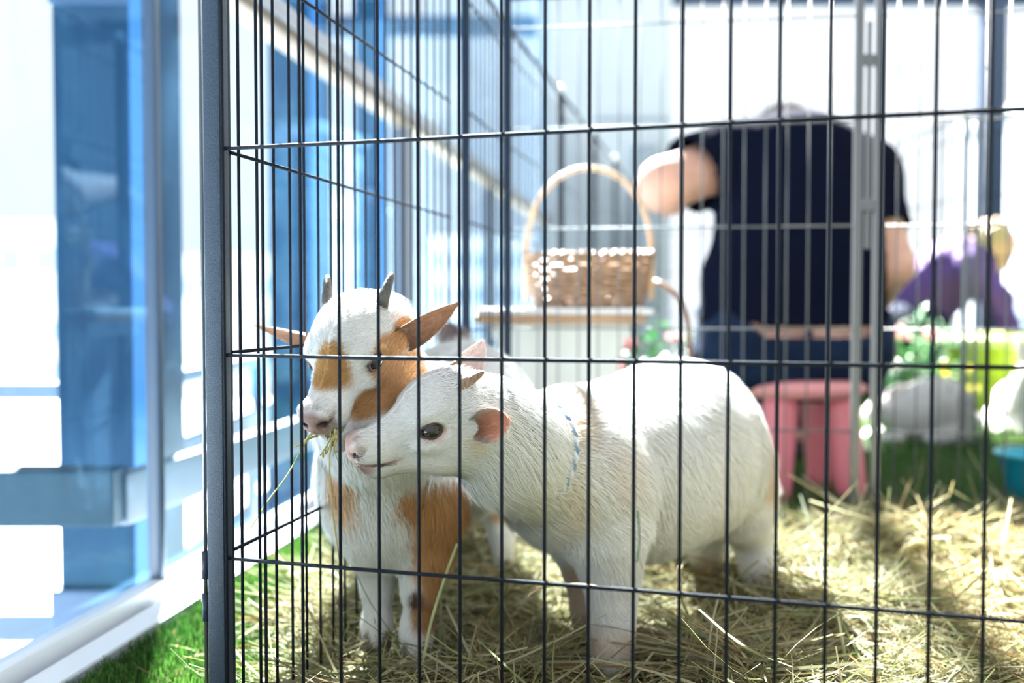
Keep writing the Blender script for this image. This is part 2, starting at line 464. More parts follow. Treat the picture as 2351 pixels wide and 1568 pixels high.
# ------------------------------------------------------------------ outside: blue columns, parapet, far town
def ext_col(y, x0, x1, label, m, z1=3.6, dy=.16):
    e = empty('exterior_column', ((x0+x1)/2, y, -.35))
    tag(e, label, 'column', 'blue columns outside the left glass')
    w_ = (x1-x0)/2
    MB().box((-w_, -dy/2, 0), (w_, dy/2, z1), .008).build('shaft', m, e)
    MB().box((-w_-.015, -dy/2-.015, 0), (w_+.015, dy/2+.015, .22), .008).build('base_collar', M_gasket, e)
    MB().box((w_-.05, -dy/2-.012, .22), (w_-.012, -dy/2, z1)).build('edge_trim', M_blue_l, e)
    MB().box((-w_, -dy/2-.014, 1.40), (w_-.05, -dy/2, 1.46)).build('cross_band', M_gasket, e)
    return e
ext_col(2.2, -.925, -.715, 'deep blue column outside the glass at the far left, nearest one', M_blue)
ext_col(4.0, -.91, -.70, 'blue column outside the glass behind the brown and white goat', M_blue)
ext_col(6.1, -.90, -.72, 'small far blue column outside the glass beyond the wire pen', M_blue)
M_par = mat('parapet_metal', (.08, .12, .18), .5, 0, bump=(30, .001))
M_lowrail = mat('low_rail_metal', (.17, .19, .23), .5, 0, bump=(30, .0008)); M_teal = mat('teal_beam', (.012, .04, .065), .5, spec=.2)
lr = empty('low_rail', (KX(1.7)-.19, 1.7, 0), WA); tag(lr, 'light grey low rail just outside the left glass, in front of the blue column', 'railing')
MB().box((-.03, 0, .088), (.0, 5.2, .172), .004).build('rail_beam', M_lowrail, lr)
for k_ in range(4): MB().box((-.022, .55+k_*1.4, -.33), (-.008, .58+k_*1.4, .09), .002).build('post', M_lowrail, lr)
tb_ = MB().box((-1.6, -.05, .095), (-.005, .02, .185), .004).build('cross_beam', M_teal, lr); tb_.rotation_euler = (0, 0, -WA)
e = empty('parapet_rail', (-1.06, 2.75, 0)); tag(e, 'low grey parapet rails with white tops outside the left glass', 'railing')
MB().box((-.04, 0, -.13), (.04, 6.5, .03), .006).build('lower_beam', M_par, e)
MB().box((-.03, 0, .20), (.03, 6.5, .245), .006).build('upper_beam', M_par, e)
MB().box((-3.6, -.04, -.13), (-.04, .04, .03), .006).build('lower_beam', M_par, e)
MB().box((-3.6, -.03, .20), (-.03, .03, .245), .006).build('upper_beam', M_par, e)
for yy in (.0, 1.6, 3.2, 4.8, 6.4):
    MB().box((-.025, yy-.02, -.3), (.025, yy+.02, .22), .004).build('post', M_blue_l, e)
for xx in (-.8, -1.6, -2.4, -3.2):
    MB().box((xx-.02, -.02, -.3), (xx+.02, .02, .22), .004).build('post', M_blue_l, e)
M_ter = mat('pale_terrace', (.50, .58, .66), .7, noise=((.62, .68, .74), 1.2, (1, 1, 1)))
t_ = MB().box((-5.0, -1, -.40), (-.52, 8.5, -.33)).build('terrace_floor', M_ter); tag(t_, kind='structure')
g = MB().box((-120, -5, -9.2), (120, 160, -9)).build('ground_outside', mat('pale_ground', (.55, .58, .58), .9, noise=((.42, .50, .42), .08, (1, 1, 1)))); tag(g, kind='structure')
M_b1 = mat('pale_facade', (.62, .66, .72), .8); M_b2 = mat('cool_facade', (.50, .56, .66), .8); M_b3 = mat('warm_facade', (.70, .66, .62), .8)
M_win = mat('far_window', (.25, .33, .45), .2)
def building(x, y, w_, d, h, m, label, rows=4, cols=5):
    e = empty('building', (x, y, -9)); tag(e, label, 'building')
    MB().box((-w_/2, -d/2, 0), (w_/2, d/2, h)).build('wall', m, e)
    MB().box((-w_/2-.3, -d/2-.3, h), (w_/2+.3, d/2+.3, h+.6)).build('roof', M_b1, e)
    for r_ in range(rows):
        for c in range(cols):
            cx = -w_/2+w_*(c+.5)/cols; cz = h*(r_+.6)/(rows+.2)
            MB().box((cx-w_*.28/cols, -d/2-.12, cz-h*.22/rows), (cx+w_*.28/cols, -d/2, cz+h*.22/rows)).build('window', M_win, e)
building(-34, 76, 12, 10, 14.5, M_b2, 'hazy grey block low on the skyline at the far left')
building(-21, 82, 7, 9, 12.5, M_b1, 'pale block on the skyline left of the grey corner post')
building(-23, 60, 8, 8, 9.3, M_b3, 'low warm-coloured house beyond the left parapet')
building(-15.5, 99, 7, 9, 18.5, M_b2, 'tall pale block seen between the post and the blue column')
building(-4, 130, 12, 9, 17, M_b1, 'pale block beyond the grey mullion and wire pen')
building(44, 84, 12, 10, 24, M_b2, 'blue-grey tower at the right edge beyond the back windows')
building(28, 90, 9, 9, 13, M_b3, 'low block seen above the plants between the two people')

# ------------------------------------------------------------------ back window wall
M_wallgrey = mat('pale_grey_wall', (.47, .49, .52), .7, bump=(20, .001))
M_wallshade = mat('grey_wall_trim', (.24, .27, .31), .6)
M_beam = mat('navy_beam', (.025, .04, .075), .5, spec=.2)
wb = empty('wall_back', (0, 7.0, 0)); tag(wb, kind='structure')
MB().box((.16, 0, 0), (1.06, .25, 3.4)).build('wall_panel', M_wallgrey, wb)
MB().box((.55, -.012, 1.665), (1.06, 0, 1.69)).build('groove_strip', M_wallshade, wb)
MB().box((.80, -.05, .4), (.96, 0, 1.5), .01).build('grey_recess', M_wallshade, wb)
MB().box((-.05, -.02, 0), (1.12, 0, .09)).build('skirting', M_white_alu, wb)
W2 = empty('window_2', (0, 7.05, 0)); tag(W2, kind='structure')
MB().box((-1.2, 0, 2.24), (.16, .08, 2.38), .01).build('transom', M_beam, W2)
MB().box((1.06, 0, 2.44), (4.6, .08, 2.60), .01).build('transom', M_beam, W2)
MB().box((3.14, -.05, 0), (3.29, .10, 3.3), .01).build('mullion', M_beam, W2)
MB().box((-.62, 0, 0), (-.56, .08, 2.24), .005).build('mullion', M_white_alu, W2)
MB().box((-1.2, 0, 0), (.16, .08, .12), .01).build('bottom_rail', M_white_alu, W2)
MB().box((1.06, 0, 0), (4.6, .08, .12), .01).build('bottom_rail', M_white_alu, W2)
for (a, b, z0, z1) in ((-.56, .16, .12, 2.24), (-1.2, -.62, .12, 2.24), (1.06, 3.14, .12, 2.44), (3.29, 4.6, .12, 2.44)):
    MB().box((a, .03, z0), (b, .036, z1)).build('pane', M_glass2, W2)

# ------------------------------------------------------------------ wire pen panels
WR = .00165
ZS = [.025, .218, .405, .592, .780, .968]
M_wire_far = mat('sunlit_far_wire', (.035, .045, .060), .35, .3, spec=.6)  # raised colour and shine imitate sun glinting on the far wires
M_wire_lit = mat('sunlit_grey_wire', (.11, .12, .13), .5, .15, spec=.4)  # lighter grey stands in for sunlight on the divider wires
def wire_mesh(L, r=WR, seg=8):
    o = MB().tube([(0, 0, 0), (0, 0, L)], r, seg).build('vertical_wire', M_wire, None, True); return o
def panel(name, p0, p1, label, fx=.0075, fr=.0075, top=1.03, first=.03, step=.03815, zs=ZS, group='wire pen panels', frame='thin', mframe=None, mw=None, lw=8):
    p0 = Vector((p0[0], p0[1], 0)); p1 = Vector((p1[0], p1[1], 0)); d = p1-p0; L = d.length
    e = empty(name, p0, math.atan2(d.y, d.x)); tag(e, label, 'pen panel', group)
    mframe = mframe or M_frame_dark
    a = MB().box((-fr, -fx, .006), (fr, fx, top), .003).build('frame_post', mframe, e)
    if mframe is M_frame_dark and mw is M_wire_lit: pass
    else: dup(a, (L, 0, 0))
    b = MB().tube([(0, 0, top-.004), (L, 0, top-.004)], .0045, 8).build('top_rail', mframe, e, True)
    b = MB().tube([(0, 0, .012), (L, 0, .012)], .0045, 8).build('bottom_rail', mframe, e, True)
    v = wire_mesh(top-.016, WR if not mw else .0013); v.parent = e; v.location = (first, 0, .012)
    if mw: v.data.materials.clear(); v.data.materials.append(mw)
    x = first+step
    while x < L-.012:
        dup(v, (x+random.uniform(-.0006, .0006), 0, .012)); x += step
    h0 = None
    for z in zs:
        if h0 is None:
            h0 = MB().tube([(0, 0, 0), (L, 0, 0)], WR*1.1, 8).build('horizontal_wire', mw or M_wire, e, True)
            h0.location = (0, -2*WR, z)
        else: dup(h0, (0, -2*WR, z))
    return e, L

C0 = Vector((-.263, .97, 0)); DF = Vector((.957, -.289, 0)).normalized(); DS = Vector((.203, .979, 0)).normalized()
# front panel
e = empty('wire_panel', C0, math.atan2(DF.y, DF.x)); tag(e, 'black wire pen panel nearest the camera, with grey corner post', 'pen panel')
LF = .735
# corner post: rounded flat tube, hammered paint
MB().box((-.0205, -.008, .0), (-.0025, .008, 1.06), .0035).build('corner_post', M_post, e, False, True)
MB().tube([(-.0007, -.0062, 0), (-.0007, -.0062, 1.05)], .0016, 8).build('edge_bead', M_wire, e, True)
MB().box((LF, -.008, 0), (LF+.017, .008, 1.06), .0035).build('frame_post', M_post, e, False, True)
MB().tube([(0, 0, 1.03), (LF, 0, 1.03)], .005, 8).build('top_rail', M_wire, e, True)
MB().tube([(0, 0, .010), (LF, 0, .010)], .004, 8).build('bottom_rail', M_wire, e, True)
v = wire_mesh(1.02); v.parent = e; v.location = (.0365, 0, .01)
for k in range(1, 18): dup(v, (.0365+k*.03815, 0, .01))
# wires welded to the front face, faintly bent
for z in (.030, P(525, 1280, .97).z, P(525, 815, .97).z, P(525, 342, .97).z, .785, .975):
    MB().tube([(-.004, -2*WR, z), (.15, -2*WR-.0003, z-.0004), (.4, -2*WR, z+.0003), (LF+.004, -2*WR, z)], WR*1.12, 8).build('horizontal_wire', M_wire, e, True)
# hinge: rod and two sleeves on the outer edge
MB().tube([(-.0258, -.002, .0), (-.0258, -.002, 1.03)], .0019, 8).build('hinge_rod', M_frame_grey, e, True)
for (za, zb) in ((.192, .218), (.152, .178), (.80, .826)):
    MB().tube([(-.0258, -.002, za), (-.0258, -.002, zb)], [.0034, .0034], 12).build('hinge_sleeve', M_post, e, True)

def SP(t, off=0.0): q = C0+DS*t; return (q.x+off, q.y)
panel('wire_panel', SP(.015, -.0065), SP(.765, .004), 'black wire side panel just left of the brown and white goat', first=.022, fx=.0024, fr=.003)
panel('wire_panel', (P(1070, 699, 1.80).x, 1.80), SP(1.245), 'narrow wire side panel left of the little table, behind the goats', first=.03)
panel('wire_panel', SP(1.262), SP(1.945), 'wire side panel directly behind the basket handle on the left', first=.03, mw=M_wire_far)
panel('wire_panel', SP(1.962), SP(2.64), 'wire side panel seen through the basket handle', first=.03, mw=M_wire_far)
panel('wire_panel', SP(2.657), SP(3.33), 'wire side panel right of the basket handle arch, far back', first=.03, mw=M_wire_far)
panel('wire_panel', SP(3.347), SP(4.02), 'farthest wire side panel, against the pale grey wall', first=.03, mw=M_wire_far)
for i_, (t_, zz) in enumerate(((1.25, 1.035), (1.953, 1.035), (2.648, 1.035), (3.338, 1.035))):
    q = SP(t_)
    c_ = MB().ball((0, 0, .006), .008, 20, 14).lathe([(.006, .004), (.009, .0), (.009, -.012), (0, -.012)], 16).build('hinge_cap', mat('polished_cap_%d' % i_, (.85, .85, .85), .22, 1.0), None, True)
    c_.location = (q[0], q[1]-.002, zz)
    tag(c_, ['shiny round hinge cap nearest, on top of the receding side fence', 'shiny hinge cap on the side fence top above the basket, second nearest', 'shiny hinge cap on the fence top, third along', 'shiny hinge cap on the fence top, farthest'][i_], 'hinge cap', 'hinge caps on the side fence')
# divider behind the goats
div0, divL = panel('wire_panel', (P(1165, 699, 1.99).x, 1.99), (P(1966, 699, 1.90).x, 1.90), 'divider wire panel between the goats and the seated person', first=.02, mw=M_wire_lit)
panel('wire_panel', (P(2012, 699, 1.90).x, 1.90), (P(2700, 699, 1.84).x, 1.84), 'divider wire panel in front of the rabbits, right of the grey posts', first=.034, mframe=M_frame_grey, mw=M_wire_lit)
gp = MB().box((-.0078, -.0078, .004), (.0078, .0078, 1.032), .003).build('frame_post', M_frame_grey, div0)
gp.location = (divL, 0, 0)
lt = MB().box((-.004, -.004, .55), (.004, .004, .96), .002).box((-.014, -.005, .62), (.014, .005, .64), .002).box((-.014, -.005, .88), (.014, .005, .90), .002).build('latch_rod', M_frame_grey)
q = P(1989, 699, 1.90); lt.location = (q.x, q.y, 0); tag(lt, 'long grey latch rod between the two grey divider posts', 'latch')
# far pen panels
panel('wire_panel', SP(4.05), (P(1900, 699, 4.72).x, 4.72), 'far wire panel across the back, left of the seated person', first=.03, step=.05)
panel('wire_panel', (P(1905, 699, 4.72).x, 4.72), (P(2225, 699, 3.95).x, 5.25), 'far wire panel behind the purple-shirted person', first=.03, step=.05)
panel('wire_panel', (P(2217, 699, 3.2).x, 3.2), (P(2217, 699, 3.2).x-.02, 4.6), 'wire panel running away behind the green tub', first=.03, step=.07, mframe=M_frame_grey)
panel('wire_panel', (P(2240, 699, 3.2).x, 3.2), (P(2240, 699, 3.2).x+1.0, 3.0), 'wire panel at the right edge in front of the green tub', first=.04, step=.05, mframe=M_frame_grey)
#MARK_A
# ------------------------------------------------------------------ turf and hay
def ribbons(name, root, az, pitch, ln, wd, bend, roll, cols, m, seg=3):
    n = len(root); t = np.linspace(0, 1, seg+1)
    d = np.stack([np.cos(az)*np.cos(pitch), np.sin(az)*np.cos(pitch), np.sin(pitch)], 1)
    sdir = np.stack([-np.sin(az), np.cos(az), np.zeros(n)], 1)
    up = np.cross(d, sdir); up *= np.sign(up[:, 2:3]+1e-9)
    b = up*np.cos(roll)[:, None]+sdir*np.sin(roll)[:, None]
    sw = sdir*np.cos(roll)[:, None]-up*np.sin(roll)[:, None]
    V = []
    for i, tt in enumerate(t):
        c = root+d*(ln*tt)[:, None]+b*(bend*ln*tt*tt)[:, None]
        w_ = (wd*(1-.65*abs(tt-.35)))[:, None]
        V += [c-sw*w_*.5, c+sw*w_*.5]
    V = np.stack(V, 1); k = 2*(seg+1); base = np.arange(n)[:, None]*k
    F = np.concatenate([base+np.array([[2*i, 2*i+1, 2*i+3, 2*i+2]]) for i in range(seg)])
    c = np.repeat(cols[:, None, :], k, 1).reshape(-1, 3)
    return mesh_obj(name, V.reshape(-1, 3), F, m, None, False, c)

def hay_h(x, y):
    h = .022+.020*np.sin(x*7+1.0)*np.cos(y*6+.5)+.012*np.sin(x*17+y*9)+.010*np.cos(y*21-x*8)
    h = h+.05*np.exp(-(((x+.02)/.16)**2+((y-1.75)/.2)**2))+.045*np.exp(-(((x-.75)/.35)**2+((y-1.75)/.18)**2))
    h = h+.03*np.exp(-(((x-.30)/.2)**2+((y-1.17)/.1)**2))+.03*np.exp(-(((x-.02)/.2)**2+((y-1.15)/.08)**2))
    for fx, fy in ((.114, 1.20), (.114, 1.10), (.099, 1.34)):
        h = h*(1-.92*np.exp(-(((x-fx)/.075)**2+((y-fy)/.075)**2)))
    h = h*(1-.55*np.exp(-(((x+.13)/.13)**2+((y-1.19)/.10)**2)))+.010*np.exp(-(((x+.13)/.16)**2+((y-1.24)/.10)**2))
    edge = np.clip((x+.34+.04*np.sin(y*23))/.14, 0, 1)*np.clip((2.02+.05*np.sin(x*13)-y)/.16, 0, 1)
    return np.maximum(h, .006)*edge
nx, ny = 90, 80
gx, gy = np.meshgrid(np.linspace(-.34, 1.35, nx), np.linspace(.6, 2.05, ny), indexing='ij')
gz = hay_h(gx, gy)-.006
V = np.stack([gx, gy, gz], -1).reshape(-1, 3); ii = np.arange(nx*ny).reshape(nx, ny)
Q = np.stack([ii[:-1, :-1], ii[1:, :-1], ii[1:, 1:], ii[:-1, 1:]], -1).reshape(-1, 4)
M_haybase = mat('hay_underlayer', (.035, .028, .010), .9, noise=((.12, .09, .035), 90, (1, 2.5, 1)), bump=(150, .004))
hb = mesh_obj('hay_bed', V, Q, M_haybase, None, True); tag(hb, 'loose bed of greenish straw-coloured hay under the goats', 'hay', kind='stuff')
n = 62000
x = rng.uniform(-.37, 1.25, n); y = .9+1.16*rng.random(n)**.9
keep = (rng.random(n) < np.clip((x+.36+.05*np.sin(y*19))/.16, .02, 1)) & (np.abs(x) < .06+.53*y) & (rng.random(n) < np.clip((2.06+.05*np.sin(x*13)-y)/.12, .0, 1))
x, y = x[keep], y[keep]; n = len(x)
NB = n
pal = np.array([(.60, .50, .26), (.42, .42, .19), (.34, .38, .15), (.72, .66, .42), (.66, .60, .36), (.38, .24, .10), (.50, .42, .16), (.52, .50, .30)])
cl = .58*pal[rng.choice(len(pal), n, p=[.2, .16, .12, .14, .14, .06, .08, .10])]*(0.5+.85*rng.random((n, 1)))
az = rng.uniform(0, 2*np.pi, n)
ln = rng.gamma(4, .016, n).clip(.02, .16)
big = rng.random(n) < .06; ln[big] = rng.uniform(.08, .19, big.sum()); wdt = rng.uniform(.0009, .0032, n); wdt[big] = rng.uniform(.0028, .0048, big.sum())
ribz = hay_h(x, y)+rng.random(n)**1.5*.018-.004
hs = ribbons('hay_stalks', np.stack([x, y, ribz], 1), az, rng.normal(.04, .17, n), ln, wdt, rng.normal(0, .22, n), rng.uniform(-1.3, 1.3, n), cl, M_hay, 4)
hs.parent = hb; hs['kind'] = 'stuff'

# turf blades
def turf(n, xr, yr, hgt, keepf, seed):
    r = np.random.default_rng(seed)
    x = r.uniform(*xr, n); y = r.uniform(*yr, n); k = keepf(x, y); x, y = x[k], y[k]; n = len(x)
    tone = wob(np.stack([x, y, 0*x], 1), 9, 3)[:, None]*.15+r.random((n, 1))
    cl = np.array((.018, .075, .012))*(1-tone)+np.array((.085, .20, .03))*tone
    cl = np.clip(cl, .01, .6)
    br = r.random(n) < .05; cl[br] = (.22, .19, .08)
    return ribbons('turf', np.stack([x, y, np.zeros(n)], 1), r.uniform(0, 6.28, n), r.normal(1.1, .3, n), hgt*(.6+.7*r.random(n)), r.uniform(.0012, .0026, n)*(1+np.maximum(y-2, 0)*.7), r.normal(.25, .2, n), r.uniform(-.5, .5, n), cl, M_grass, 2)
t1 = turf(60000, (-.56, -.10), (1.1, 2.3), .018, lambda x, y: (x > KX(y)+.008) & (x < -.2+.08*np.sin(y*9)), 5)
tag(t1, 'bright green artificial turf strip between kerb and hay', 'turf', kind='stuff')
t2 = turf(60000, (-.35, 2.9), (1.85, 5.0), .028, lambda x, y: (x > KX(y)+.01) & (x < .55*y+.1), 6)
tag(t2, 'dark green artificial turf behind the divider fence', 'turf', kind='stuff')

# ------------------------------------------------------------------ goats
WHITE = np.array((.84, .83, .81)); BROWN = np.array((.43, .23, .10)); TAN = np.array((.66, .47, .30)); PINK = np.array((.58, .36, .32))
class Head:
    def __init__(s, eye_world, yaw_to, pitch, roll, sc):
        g = Vector((yaw_to[0], yaw_to[1], 0)).normalized(); z = Vector((0, 0, 1))
        c, sn = math.cos(pitch), math.sin(pitch)
        F = g*c-z*sn; U = g*sn+z*c; L = U.cross(F)
        cr_, sr = math.cos(roll), math.sin(roll)
        L2 = L*cr_-U*sr; U2 = U*cr_+L*sr
        s.F, s.U, s.L, s.s = F, U2, L2, sc
        s.O = Vector(eye_world)-s.v(.066, .006, .0325)
    def v(s, a, b, c): return (s.F*a+s.U*b+s.L*c)*s.s
    def p(s, a, b, c): return s.O+s.v(a, b, c)
    def M(s): return [list(s.F), list(s.U), list(s.L)]
    def local(s, V):
        D = V-np.array(s.O)
        return np.stack([D@np.array(s.F), D@np.array(s.U), D@np.array(s.L)], 1)/s.s

def add_head(S, H, open_mouth=0.0, detail=True):
    s = H.s; M = H.M()
    def E(a, b, c, r, k=.012, sub=False): S.ell(H.p(a, b, c), [q*s for q in r], M, k*s, sub)
    def Cp(A, B, ra, rb, k=.012, sub=False): S.cap(H.p(*A), H.p(*B), ra*s, rb*s, k*s, sub)
    E(.033, .004, 0, (.036, .038, .036), .02)
    E(.050, .021, 0, (.036, .027, .032), .02)
    for c in (-1, 1): E(.046, -.020, c*.012, (.037, .031, .020), .016)
    Cp((.060, .002, 0), (.118, -.013, 0), .025, .0168, .018)
    Cp((.062, .014, 0), (.124, -.005, 0), .0150, .0100, .015)
    E(.131, -.007, 0, (.013, .0135, .0165), .01)
    E(.117, -.015, 0, (.022, .011, .0175), .01)
    Cp((.030, -.032, 0), (.112+.002*open_mouth, -.029-.009*open_mouth, 0), .019, .0115, .014)
    E(.117+.004*open_mouth, -.030-.014*open_mouth, 0, (.012, .0100, .0125), .01)
    for c in (-1, 1):
        E(.063, .019, c*.0265, (.019, .010, .009), .008)
        E(.066, -.009, c*.0265, (.019, .009, .008), .008)
        if detail:
            E(.066, .006, c*.0375, (.0135, .0092, .011), .004, True)
            E(.134, .001, c*.0105, (.008, .0042, .0055), .004)
            Cp((.1435, -.0095, c*.0055), (.127, -.0040, c*.0180), .0016, .0019, .002, True)
            Cp((.1415, -.0095, c*.0070), (.131, -.0052, c*.0160), .0023, .0020, .002, True)
    if detail:
        # mouth slit, philtrum
        tl = .20-.30*open_mouth; F2 = (H.F+H.U*tl).normalized(); U2 = (H.U-F2*H.U.dot(F2)).normalized()
        S.ell(H.p(.128, -.0215-.0070*open_mouth, 0), [.030*s, (.0012+.0038*open_mouth)*s, .03*s], [list(F2), list(U2), list(H.L)], .002*s, True)
        Cp((.1455, -.009, 0), (.1435, -.019, 0), .0010, .0010, .002, True)

def horn(H, c, m, parent, L=.032, name='horn', spread=.35, hw=.022, fa=0):
    b = H.p(.026+fa, .036, c*hw); pts = []; rs = []
    up = (H.U*.50 - H.F*.80 + H.L*c*spread).normalized(); back = -H.F
    for i in range(9):
        t = i/8; pts.append(b+(up*(L*t)+back*(L*.25*t*t))*H.s); rs.append((.0048*(1-t)**.5+.0016)*H.s)
    return MB().tube(pts, rs, 14).build(name, m, parent, True)

def ear(H, c, m, parent, out, fwd, L=.066, wid=.021, cup=.9, droop=0.0, thick=.0016, base=None, blunt=False):
    """cupped leaf: out = direction of its length, fwd = direction the opening faces"""
    out = Vector(out).normalized(); f = Vector(fwd); f = (f-out*f.dot(out)).normalized(); sd = out.cross(f)
    base = base or H.p(.014, .012, c*.030)
    nu, nv = 16, 11; V = []; cols = []
    for layer in (0, 1):
        for i in range(nu+1):
            t = i/nu
            tt = min(1, t*.86+.14); wv = wid*((math.sin(math.pi*tt**.8)**.75 if not blunt else math.sin(math.pi*tt**1.25)**.55) if t < 1 else 0)
            wv = max(wv, .0012)
            for j in range(nv):
                a = (j/(nv-1)-.5)*2; th = a*1.15*cup*(1-.45*t)
                R = wv/max(math.sin(1.15*cup*(1-.45*t)), .2)
                p = base+(out*(L*t)+sd*(R*math.sin(th))+f*(-R*math.cos(th)+R*.9)-Vector((0, 0, 1))*droop*t*t*L)*H.s
                if layer: p = p-f*(thick*H.s*(1 if abs(a) < .99 else .3))*(1-.6*t)
                V.append(p); 
                if layer == 0: cols.append(('in', t, a))
                else: cols.append(('out', t, a))
    N1 = (nu+1)*nv; F = []
    for i in range(nu):
        for j in range(nv-1):
            q = (i*nv+j, i*nv+j+1, (i+1)*nv+j+1, (i+1)*nv+j)
            F.append(q); F.append(tuple(N1+k for k in q[::-1]))
    for i in range(nu):
        for j in (0, nv-1):
            F.append((i*nv+j, (i+1)*nv+j, N1+(i+1)*nv+j, N1+i*nv+j))
    return V, F, cols

def add_ear(H, c, outer, inner, parent, out, fwd, name='ear', seed=1, fcount=2600, **kw):
    V, F, info = ear(H, c, None, None, out, fwd, **kw)
    col = np.array([(np.array(inner)*(.35+.75*min(1, t*1.6))+ (np.array(outer)-np.array(inner))*(abs(a)**3)*.7) if k == 'in' else np.array(outer) for k, t, a in info])  # inner colour darkens towards the base, imitating shade inside the cup
    V = np.array([tuple(v) for v in V], dtype=np.float32); F = np.array(F)
    o = mesh_obj(name, V, F, M_skin_goat, parent, True, np.clip(col, 0, 1))
    N, A = vnormals(V, F)
    od = np.array(Vector(out).normalized())
    fo = fur('ear_fur', V, F, N, A, col, fcount, .0055, lambda r_, n_: np.tile(od, (len(r_), 1)), M_fur, o, width=.0006, seed=seed, lift=.35)
    return o

def add_eye(H, c, parent, tilt=0.0):
    ctr = H.p(.066, .006, c*.0258)
    R3 = Matrix([H.F, H.U, H.L]).transposed()
    o = MB().ball(ctr, (.0112*H.s, .0100*H.s, .0115*H.s), 24, 16, R3).build('eye', M_eye, parent, True)
    # iris disc and slot pupil
    ir = MB().ball(H.p(.066, .006, c*.0268), (.0108*H.s, .0095*H.s, .0108*H.s), 20, 12, R3).build('iris', M_iris, o, True)
    pu = MB().ball(H.p(.066, .006, c*.0278), (.0068*H.s, .0028*H.s, .0101*H.s), 16, 10, R3).build('pupil', M_eye, o, True)
    pts = []
    for i in range(24):
        a = 2*math.pi*i/24
        x_ = .0102*math.cos(a); y_ = .0072*math.sin(a)
        # a point at the front end makes the tear corner
        if math.cos(a) > .8: x_ += .002
        pts.append(H.p(.0665+x_, .006+y_, c*(.0350-abs(x_)*.34-abs(y_)*.22)))
    MB().tube(pts, .0013*H.s, 8, closed=True).build('eyelid', M_lid, parent, True)
    return o

def hoof(S_pts, parent, r=.014):
    """cloven hoof: two wedge-shaped claws"""
    p = Vector(S_pts)
    for c in (-1, 1):
        MB().lathe([(0, .014), (r*.52, .012), (r*.66, .002), (r*.74, -.010), (r*.70, -.012), (0, -.012)], 14, 1, 1.25, (p.x+c*r*.55, p.y-.004, p.z)).build('hoof', M_hoof, parent, True)

BALD = []
def make_goat(name, label, H, lo, hi, h, chains, ells, patches, furlen, fcount, comb, om=0.0, seed=2, cull=-.2, headcomb=True):
    S = SDF(lo, hi, h)
    for c in ells: S.ell(c[0], c[1], None, .05)
    for c in chains: S.chain(c[0], c[1], c[2] if len(c) > 2 else .03)
    add_head(S, H, om, h < .0035)
    V, Q = S.mesh(2); N, A = vnormals(V, Q)
    g = empty(name, (float(V[:, 0].mean()), float(V[:, 1].mean()), float(V[:, 2].min())))
    tag(g, label, 'goat')
    inv = np.array(g.location)
    col = np.tile(WHITE, (len(V), 1)).astype(float)
    col = patches(V, col, H)
    lc = H.local(V)
    # bare nose skin, lips and nostrils in head space
    onhead = (np.abs(lc[:, 2]) < .06) & (lc[:, 0] > 0) & (lc[:, 0] < .17) & (np.abs(lc[:, 1]) < .06)
    body = mesh_obj('body', V-inv, Q, M_skin_goat, g, True, np.clip(col, 0, 1))
    def flen(C):
        l = H.local(C); L = furlen(C)
        d = np.sqrt((np.clip((l[:, 0]-.07)/.075, -9, 9))**2+(l[:, 1]/.055)**2+(l[:, 2]/.045)**2)
        hd = (d < 1.32) & (l[:, 0] > -.01)
        Lh = .0062+.006*np.clip((.06-l[:, 0])/.05, 0, 1)+.009*np.clip((.055-l[:, 0])/.03, 0, 1)*np.clip((l[:, 1]-.012)/.02, 0, 1)
        Lh = np.where((l[:, 0] > .139) & (l[:, 1] > -.022), .0012, Lh)
        Lh = np.where(((l[:, 0]-.066)**2/.0145**2+(l[:, 1]-.006)**2/.0115**2) < 1, 0.0012, Lh)
        L = np.where(hd, Lh, L)
        for bp, br in BALD: L = np.where(np.linalg.norm(C-np.array(bp), axis=1) < br, .0050, L)
        return L
    def cmb(r_, n_):
        l = H.local(r_); d = np.sqrt(((l[:, 0]-.07)/.085)**2+(l[:, 1]/.055)**2+(l[:, 2]/.045)**2)
        t = np.clip((1.35-d)/.3, 0, 1)[:, None]
        hc = -np.array(H.F)[None, :]*1.0+np.array(H.L)[None, :]*np.sign(l[:, 2:3])*.5+np.array(H.U)[None, :]*.15
        return comb(r_, n_)*(1-t)+hc*t
    f = fur('fur', V, Q, N, A, col, fcount, flen, cmb, M_fur, g, width=.00068, seed=seed, cull=cull)
    f.data.transform(Matrix.Translation(-g.location))
    return g, body

def reroot(g):
    """children built in world space under a placed Empty"""
    for ch in g.children:
        if ch.name.split('.')[0] in ('body', 'fur'): continue
        ch.matrix_parent_inverse = Matrix.Translation(-Vector(g.location))

